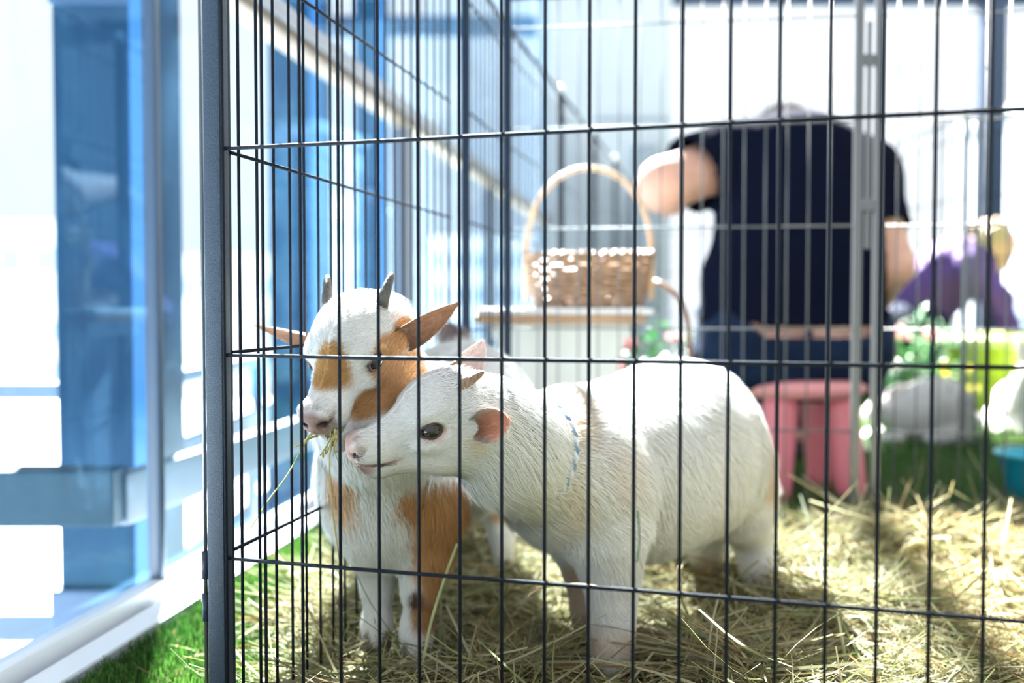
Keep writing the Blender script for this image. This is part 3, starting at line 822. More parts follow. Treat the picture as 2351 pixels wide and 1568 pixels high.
# --- goat 1: brown and white, chewing hay
H1 = Head(P(866, 826, 1.075), (-.36, -.933), math.radians(34), 0, 1.15)
def patches1(V, col, H):
    l = H.local(V)
    def hp(col, c, r, color, seed, soft=.16, w_=.12):
        d = np.sqrt((((l-np.array(c))/np.array(r))**2).sum(1))+w_*wob(l, 160, seed)*.5
        t = np.clip((1+soft-d)/(2*soft), 0, 1)[:, None]; t = t*t*(3-2*t)
        return col*(1-t)+np.array(color)*t
    col = hp(col, (.099, .018, .003), (.0205, .03, .0175), (.44, .24, .085), 1)
    col = hp(col, (.062, .001, .036), (.024, .023, .016), BROWN*1.15, 2)
    col = hp(col, (.032, .004, .046), (.030, .016, .018), BROWN*1.1, 3)
    col = hp(col, (.055, -.030, .038), (.044, .020, .022), BROWN, 4)
    col = hp(col, (.092, -.027, .024), (.026, .016, .016), BROWN*1.25, 5)
    col = hp(col, (.060, .004, -.040), (.022, .018, .020), BROWN*1.15, 7)
    col = hp(col, (.128, -.029, 0), (.020, .006, .013), (.05, .02, .018), 8, .25)
    col = hp(col, (.143, -.009, 0), (.019, .0145, .0175), (.22, .135, .115), 8, .35)
    col = hp(col, (.137, -.026, 0), (.016, .007, .017), (.45, .30, .26), 9, .3)
    col = hp(col, (.141, -.008, .010), (.006, .004, .006), (.06, .035, .035), 9, .25)
    col = hp(col, (.141, -.008, -.010), (.006, .004, .006), (.06, .035, .035), 9, .25)
    col = patch(V, col, P(812, 1090, 1.19), (.026, .05, .045), TAN*np.array((.92, .78, .62)), .2, 11)
    col = patch(V, col, P(985, 1130, 1.18), (.042, .06, .028), BROWN*1.2, .2, 12)
    col = patch(V, col, P(1010, 1230, 1.20), (.036, .06, .065), BROWN*1.25, .2, 13)
    col = patch(V, col, P(985, 1310, 1.21), (.018, .03, .05), BROWN*1.2, .2, 14)
    col = patch(V, col, P(975, 1390, 1.21), (.014, .03, .035), BROWN*.9, .25, 15)
    col = patch(V, col, P(958, 1368, 1.195), (.009, .014, .011), (.10, .055, .04), .3, 16)
    col = patch(V, col, P(845, 1260, 1.23), (.016, .03, .018), TAN, .4, 17)
    col = patch(V, col, P(1030, 755, 1.54), (.03, .04, .016), (.20, .15, .14), .4, 3)
    col = patch(V, col, P(1145, 1172, 1.60), (.016, .04, .016), TAN, .4, 3)
    return col
f1 = lambda C: np.where(C[:, 2] < .15, .009, np.where(C[:, 2] < .20, .017, .027))
def comb_down(r_, n_): return np.tile(np.array([.05, .25, -1.0]), (len(r_), 1))
oc = H1.p(.012, -.008, 0)
g1, b1 = make_goat('goat', 'brown and white kid goat facing the wire with hay in its mouth', H1, (-.32, .93, -.005), (.08, 1.72, .50), .0026,
    [([oc, P(866, 950, 1.15), P(895, 1050, 1.22)], [.046, .056, .070], .04),
     ([P(897, 1080, 1.24), P(1000, 1000, 1.36), P(1058, 960, 1.47), P(1092, 968, 1.55)], [.068, .080, .090, .078], .05),
     ([P(890, 1150, 1.23), P(1000, 1090, 1.38), P(1080, 1060, 1.52)], [.060, .062, .060], .05),
     ([P(895, 1205, 1.235)], [.050], .04),
     ([P(850, 1190, 1.245), P(862, 1275, 1.245), P(866, 1345, 1.245), P(866, 1425, 1.24), P(866, 1462, 1.235)], [.036, .022, .0155, .0130, .0150], .02),
     ([P(975, 1180, 1.22), P(975, 1270, 1.215), P(965, 1350, 1.21), P(958, 1440, 1.205), P(955, 1488, 1.20)], [.045, .028, .0175, .0138, .0160], .02),
     ([P(1115, 1060, 1.56), P(1138, 1160, 1.61), P(1152, 1230, 1.60), P(1155, 1320, 1.59)], [.055, .024, .014, .015], .02),
     ([P(1060, 1080, 1.53), P(1020, 1180, 1.57), P(1012, 1240, 1.565), P(1012, 1320, 1.56)], [.050, .024, .014, .015], .02),
     ([P(1050, 790, 1.52), P(1030, 756, 1.54)], [.016, .010], .02)],
    [], patches1, f1, 230000, comb_down, om=1.0, seed=21)
for c, (o_, f_) in {1: ((.90, -.10, .42), (.1, -.75, -.65)), -1: ((-.98, .12, .10), (-.05, -.55, -.85))}.items():
    add_ear(H1, c, (.26, .145, .075), (.30, .15, .09), g1, o_, f_, seed=30+c, L=.070 if c > 0 else .080, wid=.0150 if c > 0 else .0130, droop=-.10, cup=.95, fcount=4200, base=H1.p(.032, .000, c*.029))
    hn = horn(H1, c, M_horn, g1, .030, spread=.05 if c > 0 else .35, hw=.028); hn['label'] = 'short grey horn bud'
    add_eye(H1, c, g1)
for q in (P(866, 1462, 1.235), P(955, 1488, 1.20), P(1155, 1320, 1.59), P(1012, 1320, 1.56)): hoof(q, g1)
reroot(g1)

# --- goat 2: white, in profile
H2 = Head(P(994, 990, 1.035), (-.935, -.355), math.radians(11), math.radians(14), 1.05)
def patches2(V, col, H):
    l = H.local(V)
    def hp(col, c, r, color, seed, soft=.3, w_=.12):
        d = np.sqrt((((l-np.array(c))/np.array(r))**2).sum(1))+w_*wob(l, 160, seed)*.5
        t = np.clip((1+soft-d)/(2*soft), 0, 1)[:, None]; t = t*t*(3-2*t)
        return col*(1-t)+np.array(color)*t
    col = hp(col, (.141, -.006, 0), (.016, .014, .017), (.62, .42, .38), 8)
    col = hp(col, (.137, -.027, 0), (.018, .006, .018), (.60, .40, .36), 9)
    for c in (-1, 1):
        col = hp(col, (.139, -.009, c*.011), (.006, .0025, .006), (.05, .03, .03), 9, .25)
        col = hp(col, (.066, .004, c*.033), (.0155, .0105, .012), (.66, .50, .47), 3)
    col = hp(col, (.118, -.0225, 0), (.022, .0022, .03), (.50, .32, .29), 4, .3, 0)
    col = hp(col, (.030, -.014, .038), (.010, .010, .02), (.78, .70, .58), 5, .6)
    T2 = np.array((.73, .58, .43))
    col = patch(V, col, P(1205, 975, 1.14), (.030, .05, .030), T2*.92, .4, 11)
    col = patch(V, col, P(1285, 975, 1.18), (.030, .05, .050), T2, .5, 12)
    col = patch(V, col, P(1300, 1140, 1.17), (.022, .05, .035), (.80, .72, .62), .6, 13)
    col = patch(V, col, P(1410, 1080, 1.17), (.024, .05, .034), (.81, .75, .67), .7, 14)
    col = patch(V, col, P(1400, 1460, 1.21), (.03, .04, .024), T2*.95, .5, 15)
    col = patch(V, col, P(1345, 1340, 1.32), (.03, .03, .07), T2*.9, .4, 16)
    col = patch(V, col, P(1765, 1080, 1.45), (.018, .06, .05), T2, .5, 17)
    col = patch(V, col, P(1640, 1320, 1.56), (.03, .05, .03), T2, .5, 18)
    return col
f2 = lambda C: np.where(C[:, 2] < .13, .009, np.where(C[:, 2] < .20, .017, .027))
def comb2(r_, n_):
    return np.stack([np.full(len(r_), .75), np.full(len(r_), .55), -.35-np.clip((.40-r_[:, 2])*3.2, 0, 1.2)], 1)
oc = H2.p(.010, -.010, 0)
BALD += [(tuple(H2.p(.020, .000, .040)), .016), (tuple(H2.p(.008, .002, .046)), .016)]
g2, b2 = make_goat('goat', 'white kid goat standing in profile, facing left, with a blue collar', H2, (-.19, .92, -.005), (.50, 1.70, .43), .0026,
    [([oc, P(1160, 1020, 1.12), P(1250, 1068, 1.20)], [.046, .050, .058], .04),
     ([P(1200, 1090, 1.15), P(1280, 1135, 1.21)], [.026, .046], .04),
     ([P(1320, 1045, 1.26), P(1450, 1060, 1.35), P(1540, 1035, 1.42), P(1598, 1008, 1.49)], [.080, .091, .091, .078], .06),
     ([P(1340, 1120, 1.25), P(1450, 1115, 1.34), P(1580, 1110, 1.44)], [.068, .075, .070], .06),
     ([P(1385, 1130, 1.21), P(1398, 1240, 1.20), P(1404, 1330, 1.20), P(1404, 1400, 1.20), P(1404, 1470, 1.20), P(1402, 1520, 1.20)], [.052, .034, .0225, .0185, .0175, .0195], .03),
     ([P(1320, 1150, 1.33), P(1330, 1250, 1.34), P(1345, 1330, 1.34), P(1352, 1400, 1.34), P(1352, 1450, 1.34)], [.045, .028, .018, .016, .017], .03),
     ([P(1660, 1080, 1.47), P(1692, 1160, 1.49), P(1725, 1230, 1.53), P(1738, 1300, 1.52), P(1742, 1370, 1.52)], [.060, .046, .024, .0165, .017], .03),
     ([P(1600, 1080, 1.58), P(1610, 1180, 1.58), P(1625, 1260, 1.60), P(1642, 1310, 1.60), P(1648, 1350, 1.60)], [.065, .042, .024, .018, .018], .03),
     ([P(1680, 985, 1.52), P(1735, 1045, 1.54), P(1768, 1115, 1.54)], [.022, .016, .009], .02)],
    [(P(1540, 930, 1.43), (.06, .06, .046)), (P(1600, 925, 1.49), (.050, .05, .042)), (P(1678, 1070, 1.50), (.042, .05, .065))], patches2, f2, 250000, comb2, om=0.0, seed=41)
for c in (1, -1):
    if c == 1:
        add_ear(H2, c, (.78, .66, .58), (.50, .20, .11), g2, (.88, -.42, .30), (.15, -.95, .10), seed=50, L=.040, wid=.0165, cup=1.15, fcount=2600, blunt=True, base=H2.p(.029, .001, .040))
    else:
        add_ear(H2, c, (.78, .68, .64), (.66, .50, .46), g2, (.42, .25, .90), (-.2, -.95, .1), seed=51, L=.050, wid=.015, cup=.9, fcount=1500, base=H2.p(.012, .020, -.030))
    hn = horn(H2, c, M_horn_tan, g2, .027, spread=.1, fa=.010); hn['label'] = 'short tan horn bud'
    add_eye(H2, c, g2)
for q in (P(1402, 1520, 1.20), P(1352, 1450, 1.34), P(1742, 1370, 1.52), P(1648, 1350, 1.60)): hoof(q, g2, .016)
# collar: braided blue and white cord round the neck
M_col1 = mat('blue_cord', (.16, .28, .46), .6); M_col2 = mat('white_cord', (.75, .80, .88), .6)
ca = P(1172, 1150, 1.13); cb = P(1242, 1030, 1.12); ctr = P(1203, 1042, 1.155)
ax_n = (P(1255, 1075, 1.21)-P(1150, 1020, 1.11)).normalized()
u_ = (Vector((0, 0, 1))-ax_n*ax_n.z).normalized(); v_ = ax_n.cross(u_)
for s_, mm, nm in ((0, M_col1, 'collar'), (math.pi, M_col2, 'collar_braid')):
    pts = []
    for i in range(96):
        a = 2*math.pi*i/96; rr = .0635+.0022*math.cos(a*22+s_); oo = .0030*math.sin(a*22+s_)
        pts.append(ctr+u_*rr*math.cos(a)+v_*rr*.95*math.sin(a)+ax_n*(oo+.002))
    o = MB().tube(pts, .0030, 6, closed=True).build(nm, mm, g2, True)
reroot(g2)

#MARK_B
# ------------------------------------------------------------------ people, furniture, plants behind the divider
M_skin = mat('skin', (.62, .34, .26), .5, noise=((.70, .41, .32), 30, (1, 1, 1)), spec=.35)
M_shirt = mat('black_shirt', (.004, .006, .017), 1.0, bump=(25, .012), spec=.04)
M_jeans = mat('navy_jeans', (.003, .009, .030), .85, spec=.15, noise=((.007, .018, .05), 18, (1, 1, 1)), bump=(300, .001))
M_pocket = mat('jeans_stitching', (.05, .08, .16), .8)
M_hair_g = mat('light_grey_hair', (.50, .46, .42), .6, noise=((.30, .26, .23), 60, (1, 1, .2)), trans=.2)
M_hair_b = mat('blonde_hair', (.42, .30, .19), .55, noise=((.56, .43, .30), 60, (1, 1, .2)), trans=.15)
M_purple = mat('purple_shirt', (.075, .03, .19), .8, bump=(20, .01))
M_shoe = mat('dark_shoe', (.03, .03, .04), .6)

def hand(S, wr, d, pn, side=1, s=1.0, curl=.5):
    """palm, four unequal curled fingers and a thumb leaving the side of the palm"""
    wr = Vector(wr); d = Vector(d).normalized(); pn = Vector(pn); pn = (pn-d*pn.dot(d)).normalized(); sd = d.cross(pn)*side
    S.cap(wr, wr+d*.075*s, .024*s, .020*s, .02)
    for o in (-.024, -.008, .008, .024): S.cap(wr+d*.03*s+sd*o*.6*s, wr+d*.085*s+sd*o*s, .013*s, .0105*s, .012)
    for o, L in ((-.027, .060), (-.009, .078), (.009, .084), (.027, .074)):
        p = wr+d*.085*s+sd*o*s; dd = d
        for i in range(3):
            a = curl*(.35+.3*i); dd = (dd*math.cos(a)+pn*math.sin(a)).normalized(); q = p+dd*L*s*(.42, .32, .26)[i]
            S.cap(p, q, (.0095, .0085, .0075)[i]*s, (.0085, .0075, .0065)[i]*s, .004); p = q
    p = wr+d*.025*s+sd*.022*s; q = p+(sd*.7+d*.7+pn*.3).normalized()*.035*s; r = q+(sd*.25+d*.95+pn*.3).normalized()*.03*s
    S.cap(p, q, .013*s, .011*s, .01); S.cap(q, r, .0105*s, .008*s, .004)

def head_human(S, c, F, U, s=1.0):
    F = Vector(F).normalized(); U = Vector(U); U = (U-F*U.dot(F)).normalized(); L = U.cross(F); M = [list(F), list(U), list(L)]
    c = Vector(c); p = lambda a, b, l: c+(F*a+U*b+L*l)*s
    S.ell(p(-.012, .025, 0), (.093*s, .088*s, .074*s), M, .03)
    S.ell(p(.028, -.040, 0), (.058*s, .066*s, .055*s), M, .03)
    S.ell(p(.050, -.078, 0), (.028*s, .024*s, .028*s), M, .02)
    S.cap(p(.088, .002, 0), p(.102, -.030, 0), .007*s, .012*s, .01)
    for l in (-1, 1):
        S.ell(p(.086, .006, l*.031), (.012*s, .011*s, .016*s), M, .006, True)
        S.ell(p(.078, .004, l*.031), (.013*s, .012*s, .014*s), M, .004)
        S.ell(p(-.005, -.012, l*.076), (.018*s, .030*s, .007*s), M, .008)
        S.cap(p(.084, .024, l*.018), p(.078, .022, l*.045), .006*s, .005*s, .008)
    S.ell(p(.092, -.058, 0), (.006*s, .006*s, .024*s), M, .004)
    S.ell(p(.096, -.052, 0), (.02*s, .0012*s, .022*s), M, .002, True)
    return p

def cut_mesh(S, name, m, parent, inv, smooth=1):
    V, Q = S.mesh(smooth)
    return mesh_obj(name, V-np.array(inv), Q, m, parent, True)

# --- seated person in the black T-shirt
pr = empty('person', (P(1838, 800, 2.46).x, 2.46, 0)); tag(pr, 'person seen from behind in a black T-shirt and navy jeans, sitting on the pink stool', 'person')
inv = pr.location
lo, hi = (.20, 2.15, 0), (1.08, 3.25, 1.08)
torso = [(P(1820, 815, 2.47), (.218, .135, .10)), (P(1825, 745, 2.47), (.208, .125, .11)), (P(1832, 640, 2.47), (.212, .125, .14)),
         (P(1842, 520, 2.49), (.190, .125, .15)), (P(1826, 405, 2.53), (.180, .125, .145))]
sh_l, sh_r = P(1672, 368, 2.54), P(1985, 405, 2.54)
el_l, wr_l = P(1526, 425, 2.44), P(1548, 412, 2.76)
el_r, wr_r = P(2050, 610, 2.46), P(1985, 740, 2.72)
S = SDF(lo, hi, .009)
for c, r_ in torso: S.ell(c, [q*.96 for q in r_], None, .06)
S.cap(sh_l, sh_r, .075, .072, .06)
neck = P(1815, 350, 2.63); hc = P(1800, 372, 2.80)
S.cap(neck, hc, .060, .055, .03)
hp_ = head_human(S, hc, (0, .75, -.66), (0, .66, .75))
S.chain([sh_l, el_l, wr_l], [.066, .062, .036], .02); S.chain([sh_r, el_r, wr_r], [.062, .048, .030], .02)
hand(S, wr_l, (.1, .9, -.4), (0, -.4, -1)); hand(S, wr_r, (-.3, .8, -.3), (0, -.4, -1), -1)
kn_l, kn_r = Vector((.60, 2.93, .43)), Vector((.80, 2.93, .43)); an_l, an_r = Vector((.60, 2.98, .09)), Vector((.82, 2.98, .09))
hp_l, hp_r = P(1740, 825, 2.50), P(1905, 825, 2.50)
for a, b, c in ((hp_l, kn_l, an_l), (hp_r, kn_r, an_r)):
    S.chain([a, b, c], [.085, .060, .038], .03); S.cap(c, c+Vector((0, .14, -.055)), .036, .026, .02)
b_ = cut_mesh(S, 'body', M_skin, pr, inv, 2)
S = SDF(lo, hi, .009)
for c, r_ in torso: S.ell(c, [q*1.03+.006 for q in r_], None, .05)
S.cap(sh_l, sh_r, .086, .083, .05)
S.cap(sh_l, sh_l.lerp(el_l, .66), .083, .088, .03); S.cap(sh_r, sh_r.lerp(el_r, .62), .078, .066, .03)
S.noise(.0035, 42, 4)
dl = (el_l-sh_l).normalized(); dr = (el_r-sh_r).normalized()
V, Q = S.mesh(1)
C = V[Q].mean(1)
zc = P(1820, 742, 2.40).z-.006*np.cos((C[:, 0]-.68)*9)
keep = (C[:, 2] > zc)
def axd(C, a, d): q = C-np.array(a); return np.linalg.norm(q-(q@np.array(d))[:, None]*np.array(d), axis=1)
keep &= ~((axd(C, sh_l, dl) < .125) & (C[:, 2] > .62) & (((C-np.array(sh_l))@np.array(dl)) > (sh_l-el_l).length*.60) & (C[:, 0] < P(1655, 400, 2.5).x))
keep &= ~((axd(C, sh_r, dr) < .11) & (((C-np.array(sh_r))@np.array(dr)) > (sh_r-el_r).length*.62) & (C[:, 0] > P(1995, 400, 2.5).x))
keep &= ~((np.linalg.norm(C-np.array(hc), axis=1) < .125))
Q2 = Q[keep]; used = np.unique(Q2); rm = np.full(len(V), -1); rm[used] = np.arange(len(used))
o = mesh_obj('t_shirt', V[used]-np.array(inv), rm[Q2], M_shirt, pr, True)
sm = o.modifiers.new('thick', 'SOLIDIFY'); sm.thickness = .004; sm.offset = 1
S = SDF(lo, hi, .009)
for c, r_ in torso[:2]: S.ell(c, [q*1.04+.006 for q in r_], None, .05)
for a, b, c in ((hp_l, kn_l, an_l), (hp_r, kn_r, an_r)): S.chain([a, b, c], [.098, .072, .052], .03)
S.noise(.002, 60, 9)
V, Q = S.mesh(1); C = V[Q].mean(1)
keep = (C[:, 2] < P(1820, 774, 2.36).z+.10*np.clip(C[:, 1]-2.45, 0, .3)+.8*np.clip(abs(C[:, 0]-.69)-.12, 0, .1)) & (C[:, 2] > .10)
Q2 = Q[keep]; used = np.unique(Q2); rm = np.full(len(V), -1); rm[used] = np.arange(len(used))
o = mesh_obj('jeans', V[used]-np.array(inv), rm[Q2], M_jeans, pr, True)
sm = o.modifiers.new('thick', 'SOLIDIFY'); sm.thickness = .005; sm.offset = 1
for zz in (770, 783):
    pts = [Vector((.69+.19*math.sin(a), 2.47-.142*math.cos(a)-.004, P(1820, zz, 2.33).z+.02*math.sin(a)**2))-inv for a in np.linspace(-1.0, 1.0, 20)]
    MB().tube(pts, .0014, 6).build('waistband_seam', M_pocket, pr, True)
MB().box((P(1855, 800, 2.33).x-inv.x-.007, 2.318-2.46, P(0, 792, 2.32).z), (P(1855, 800, 2.33).x-inv.x+.007, 2.330-2.46, P(0, 758, 2.32).z), .002).build('belt_loop', M_jeans, pr)
for a in (an_l, an_r):
    MB().ball(a+Vector((0, .075, -.052))-inv, (.048, .14, .042), 20, 12).build('shoe', M_shoe, pr, True)
S = SDF((.35, 2.55, .60), (1.0, 3.05, 1.1), .006)
R_ = [[0, .75, -.66], [0, .66, .75], [1, 0, 0]]
S.ell(hp_(-.030, .040, 0), (.096, .092, .086), R_, .03); S.ell(hp_(-.05, -.005, 0), (.07, .08, .075), R_, .03)
S.noise(.004, 120, 3); V, Q = S.mesh(1); N, A = vnormals(V, Q)
hair = mesh_obj('hair', V-np.array(inv), Q, M_hair_g, pr, True)
hf = fur('hair_strands', V, Q, N, A, np.tile((.55, .50, .46), (len(V), 1)), 7000, lambda C: np.full(len(C), .055), lambda r_, n_: np.tile([-.5, -.3, .1], (len(r_), 1)), M_fur, pr, width=.0018, lift=.3, jit=.4)
hf.data.transform(Matrix.Translation(-inv))

# --- pink children's stool
M_pink = mat('pink_plastic', (.80, .33, .36), .38, bump=(60, .0006), trans=.12)
M_pink2 = mat('shaded_pink_plastic', (.76, .22, .28), .38, bump=(60, .0006), trans=.12)  # deeper pink than the seat, putting the shade on the legs into colour
st = empty('stool', (.679, 2.46, 0)); tag(st, 'round pink plastic stool under the seated person', 'stool')
MB().lathe([(0, .235), (.115, .235), (.140, .238), (.150, .250), (.152, .262), (.147, .273), (.130, .279), (.06, .2785), (0, .2785)], 48).build('seat', M_pink, st, True)
for k, a in enumerate((-40, 50, 140, 230)):
    a = math.radians(a); c_, s_ = math.cos(a), math.sin(a); pts = []; rs = []
    for i in range(9):
        t = i/8; pts.append((c_*(.098+.030*(1-t)), s_*(.098+.030*(1-t)), .238*t)); rs.append(.041-.006*(1-t)+(.004 if i == 0 else 0)*-1)
    MB().tube(pts, rs, 24).build('leg', M_pink2, st, True)

# --- little white table with wooden top
M_tabw = mat('white_painted_wood', (.68, .70, .68), .5, noise=((.74, .76, .74), 12, (1, 1, .2)))
M_tabtop = mat('brown_wood_top', (.30, .16, .075), .45, noise=((.42, .25, .13), 9, (1, 12, 1)))
M_lit_top_liner = mat('lit_top_liner_white', (.80, .80, .80), .5)  # white imitates sun on the wooden table top; also the basket liner
tb = empty('side_table', (P(1286, 700, 2.10).x, 2.12, 0)); tb.scale = (.79, .58, 1); tag(tb, 'small white table with a thin brown top holding the wicker basket', 'table')
MB().box((-.212, -.17, .413), (.205, .17, .430), .004).build('top_edge', M_tabtop, tb)
MB().box((-.206, -.164, .430), (.225, .170, .442), .005).build('tabletop', M_lit_top_liner, tb)
def conc(w0, w1, w2, z0, z1, n=14):
    L_ = [];
    for i in range(n+1):
        t = i/n; z = z0+(z1-z0)*t; w_ = w1+(w0-w1)*max(0, 1-2*t)**2+(w2-w1)*max(0, 2*t-1)**2; L_.append((w_, z))
    return [(-a, z) for a, z in L_]+[(a, z) for a, z in L_[::-1]]
MB().prism(conc(.165, .118, .160, 0, .385), -.135, -.119).build('front_panel', M_tabw, tb)
MB().prism(conc(.165, .118, .160, 0, .385), .119, .135).build('back_panel', M_tabw, tb)
MB().prism(conc(.120, .085, .119, 0, .385), .118, .132, 'x').build('side_panel', M_wallgrey, tb)  # side boards greyer than the front to imitate their shade
MB().prism(conc(.120, .085, .119, 0, .385), -.132, -.118, 'x').build('side_panel', M_wallgrey, tb)
MB().box((-.170, -.140, .383), (.170, .140, .413), .004).build('apron', M_tabw, tb)

# --- wicker basket
M_wick = mat('wicker', (.22, .115, .06), .38, noise=((.36, .21, .12), 60, (1, 1, 1)), bump=(200, .001), spec=.7)
M_wick_h = mat('pale_cane_handle', (.66, .42, .26), .45, noise=((.76, .54, .38), 40, (1, 1, 1)))
bk = empty('basket', (P(1352, 700, 2.11).x, 2.12, .443)); bk.scale = (.785, .60, .80); tag(bk, 'round wicker basket with a tall arched handle on the little table', 'basket')
NS = 26
def brad(z): return .134+.026*min(1, z/.11)**.8
for k in range(11):
    z = .008+k*.0118; pts = []
    for i in range(NS*5):
        a = 2*math.pi*i/(NS*5); rr = brad(z)+.0035*math.cos(a*NS/2+math.pi*k)
        pts.append((rr*math.cos(a), rr*math.sin(a)*.9, z+.001*math.sin(a*7+k)))
    MB().tube(pts, .0054, 6, closed=True, flat=.75).build('weave_row', M_wick, bk, True)
for k in range(NS):
    a = 2*math.pi*(k+.5)/NS
    MB().tube([(brad(z)*math.cos(a), brad(z)*math.sin(a)*.9, z) for z in (0, .04, .08, .134)], .0036, 6).build('stake', M_wick, bk, True)
rim = MB()
for q in (0, 1):
    pts = [((.163+.005*math.cos(a*20+q*3.14))*math.cos(a), (.163+.005*math.cos(a*20+q*3.14))*math.sin(a)*.9, .134+.005*math.sin(a*20+q*3.14)+.006*math.sin(a+.4)) for a in np.linspace(0, 2*math.pi, 120, endpoint=False)]
    rim.tube(pts, .0062, 6, closed=True)
rim.build('rim', M_wick, bk, True)
MB().lathe([(0, .004), (.132, .004), (.132, -.0), (0, 0)], 32, 1, .9).build('base', M_wick, bk)
pts = [(-.162*math.cos(a)*(1.0 if abs(math.cos(a)) < .99 else 1), 0, .12+.232*math.sin(a)**.85 if math.sin(a) > 0 else .12) for a in np.linspace(0, math.pi, 36)]
pts = [(-.162, 0, .02)]+pts+[(.162, 0, .02)]
MB().tube(pts, .0055, 8, flat=1.7, up=(0, 0, 1)).build('handle', M_wick_h, bk, True)
MB().ball((0, 0, .112), (.13, .115, .03), 24, 8).build('liner', M_lit_top_liner, bk, True)
M_strap = mat('brown_strap', (.22, .10, .045), .5)
sp = MB().tube([P(1496, 646, 2.20), P(1520, 652, 2.18), P(1548, 672, 2.16), P(1568, 700, 2.14), P(1580, 745, 2.14), P(1584, 800, 2.15), P(1584, 900, 2.18), Vector((P(1584, 900, 2.18).x, 2.18, .012))], .0062, 8, flat=.5).build('strap', M_strap, None, True)
tag(sp, 'thin brown strap curving down from the right side of the basket', 'strap')

# --- flowering plants with individual leaves
M_leafg = mat('bright_leaf', (.04, .17, .05), .4, noise=((.08, .27, .08), 30, (1, 1, 1)), trans=.22)
M_leafd = mat('grey_green_leaf', (.14, .26, .17), .5, trans=.3)
M_petal = mat('pink_petal', (.80, .42, .44), .5, noise=((.86, .62, .60), 60, (1, 1, 1)), trans=.3)
M_petalw = mat('white_petal', (.84, .84, .80), .5, trans=.3)
M_stem = mat('green_stem', (.08, .18, .05), .6)
M_yel = mat('yellow_petal', (.75, .70, .12), .5, trans=.3)
def leaf_mesh(m):
    V = []; F = []
    for i in range(6):
        t = i/5; w_ = .012*math.sin(math.pi*min(1, t*.9+.08))**.8 if i < 5 else .0005; z = -.010*t*t
        V += [(-w_, t*.045, z+.003), (0, t*.045, z), (w_, t*.045, z+.003)]
    for i in range(5):
        a = i*3; F += [(a, a+1, a+4, a+3), (a+1, a+2, a+5, a+4)]
    return V, F
def rose(m, parent):
    mb = MB()
    for k in range(11):
        ring = 0 if k < 3 else (1 if k < 7 else 2); a0 = k*2.4; r = (.006, .012, .018)[ring]; tilt = (.1, .45, .9)[ring]
        n0 = len(mb.v)
        for i in range(4):
            for j in range(4):
                u = (j/3-.5)*1.7; t = i/3; rr = r*(.5+.6*t*(1+tilt*.4)); zz = .024*t-(.010*tilt*t*t)
                mb.v.append((rr*math.cos(a0+u), rr*math.sin(a0+u), zz))
        for i in range(3):
            for j in range(3): mb.f.append((n0+i*4+j, n0+i*4+j+1, n0+(i+1)*4+j+1, n0+(i+1)*4+j))
    return mb.build('flower', m, parent, True)
def plant(loc, label, spread, hgt, nst, nleaf, flowers, group=None, seed=1, lm=None):
    r = random.Random(seed); e = empty('flowering_plant', loc); tag(e, label, 'plant', group)
    lf = None; fl_ = {}
    MB().lathe([(0, 0), (.05, 0), (.062, .07), (.066, .075), (.058, .075), (.055, .068), (0, .068)], 24).build('pot', M_tabw, e, True)
    for s_ in range(nst):
        a = r.uniform(0, 6.28); R_ = spread*r.uniform(.25, 1); tip = Vector((R_*math.cos(a), R_*math.sin(a)*.6, hgt*r.uniform(.7, 1)))
        p0 = Vector((0, 0, .06)); p1 = Vector((tip.x*.35, tip.y*.35, tip.z*.7))
        pt = lambda t: p0*(1-t)**2+p1*2*t*(1-t)+tip*t*t
        MB().tube([pt(t/6) for t in range(7)], .0022, 5).build('stem', M_stem, e, True)
        for k in range(nleaf):
            t = .25+.75*k/(nleaf-1); q = pt(t)+Vector((r.uniform(-.01, .01), r.uniform(-.01, .01), 0))
            if lf is None:
                V, F = leaf_mesh(None); lf = mesh_obj('leaf', V, F, lm or M_leafg, e, True); o = lf
                place(o, q, (r.uniform(-.9, .5), r.uniform(-.5, .5), r.uniform(0, 6.28)))
            else: o = dup(lf, q, (r.uniform(-.9, .5), r.uniform(-.5, .5), r.uniform(0, 6.28)))
            sc = r.uniform(.8, 1.5); o.scale = (sc, sc, sc)
    for (x, y, z, m, sc) in flowers:
        if m.name not in fl_: fl_[m.name] = rose(m, e); o = fl_[m.name]; o.location = (x, y, z)
        else: o = dup(fl_[m.name], (x, y, z))
        o.scale = (sc,)*3; o.rotation_euler = (r.uniform(.3, 1.2), r.uniform(-.4, .4), r.uniform(0, 6))
        MB().tube([(0, 0, .06), (x*.5, y*.5, z*.6), (x, y, z)], .002, 5).build('stem', M_stem, e, True)
    return e
plant((P(1505, 800, 3.25).x, 3.25, 0), 'leafy plant with pink roses between the little table and the seated person', .125, .40, 13, 9,
      [(-.10, -.03, .315, M_petal, 1.8), (-.10, -.03, .25, M_petal, 1.6), (.05, -.04, .335, M_petal, 1.2)], 'flowering plants', 3)
plant((P(2085, 800, 3.75).x, 3.75, 0), 'plant with pale pink flowers behind the left rabbit', .16, .37, 14, 9,
      [(-.055, -.05, .335, M_petal, 1.6), (-.11, -.05, .30, M_petal, 1.5), (.06, -.05, .33, M_petal, 1.4), (-.16, -.05, .26, M_petalw, 1.8), (-.10, -.06, .22, M_petalw, 2.0), (.11, -.06, .22, M_yel, 1.1), (.12, -.06, .18, M_yel, 1.1)], 'flowering plants', 5)
plant((P(2140, 700, 4.0).x, 4.0, 0), 'grey-green bushy plant in front of the purple-shirted person', .09, .45, 8, 9, [], 'flowering plants', 8, M_leafd)
plant((P(2190, 900, 3.55).x, 3.60, 0), 'low plant with yellow blossoms beside the green tub', .08, .26, 6, 7,
      [(.05, -.04, .22, M_yel, 1.1), (.08, -.03, .15, M_yel, 1.0), (-.02, -.04, .2, M_yel, 1.0)], 'flowering plants', 9)

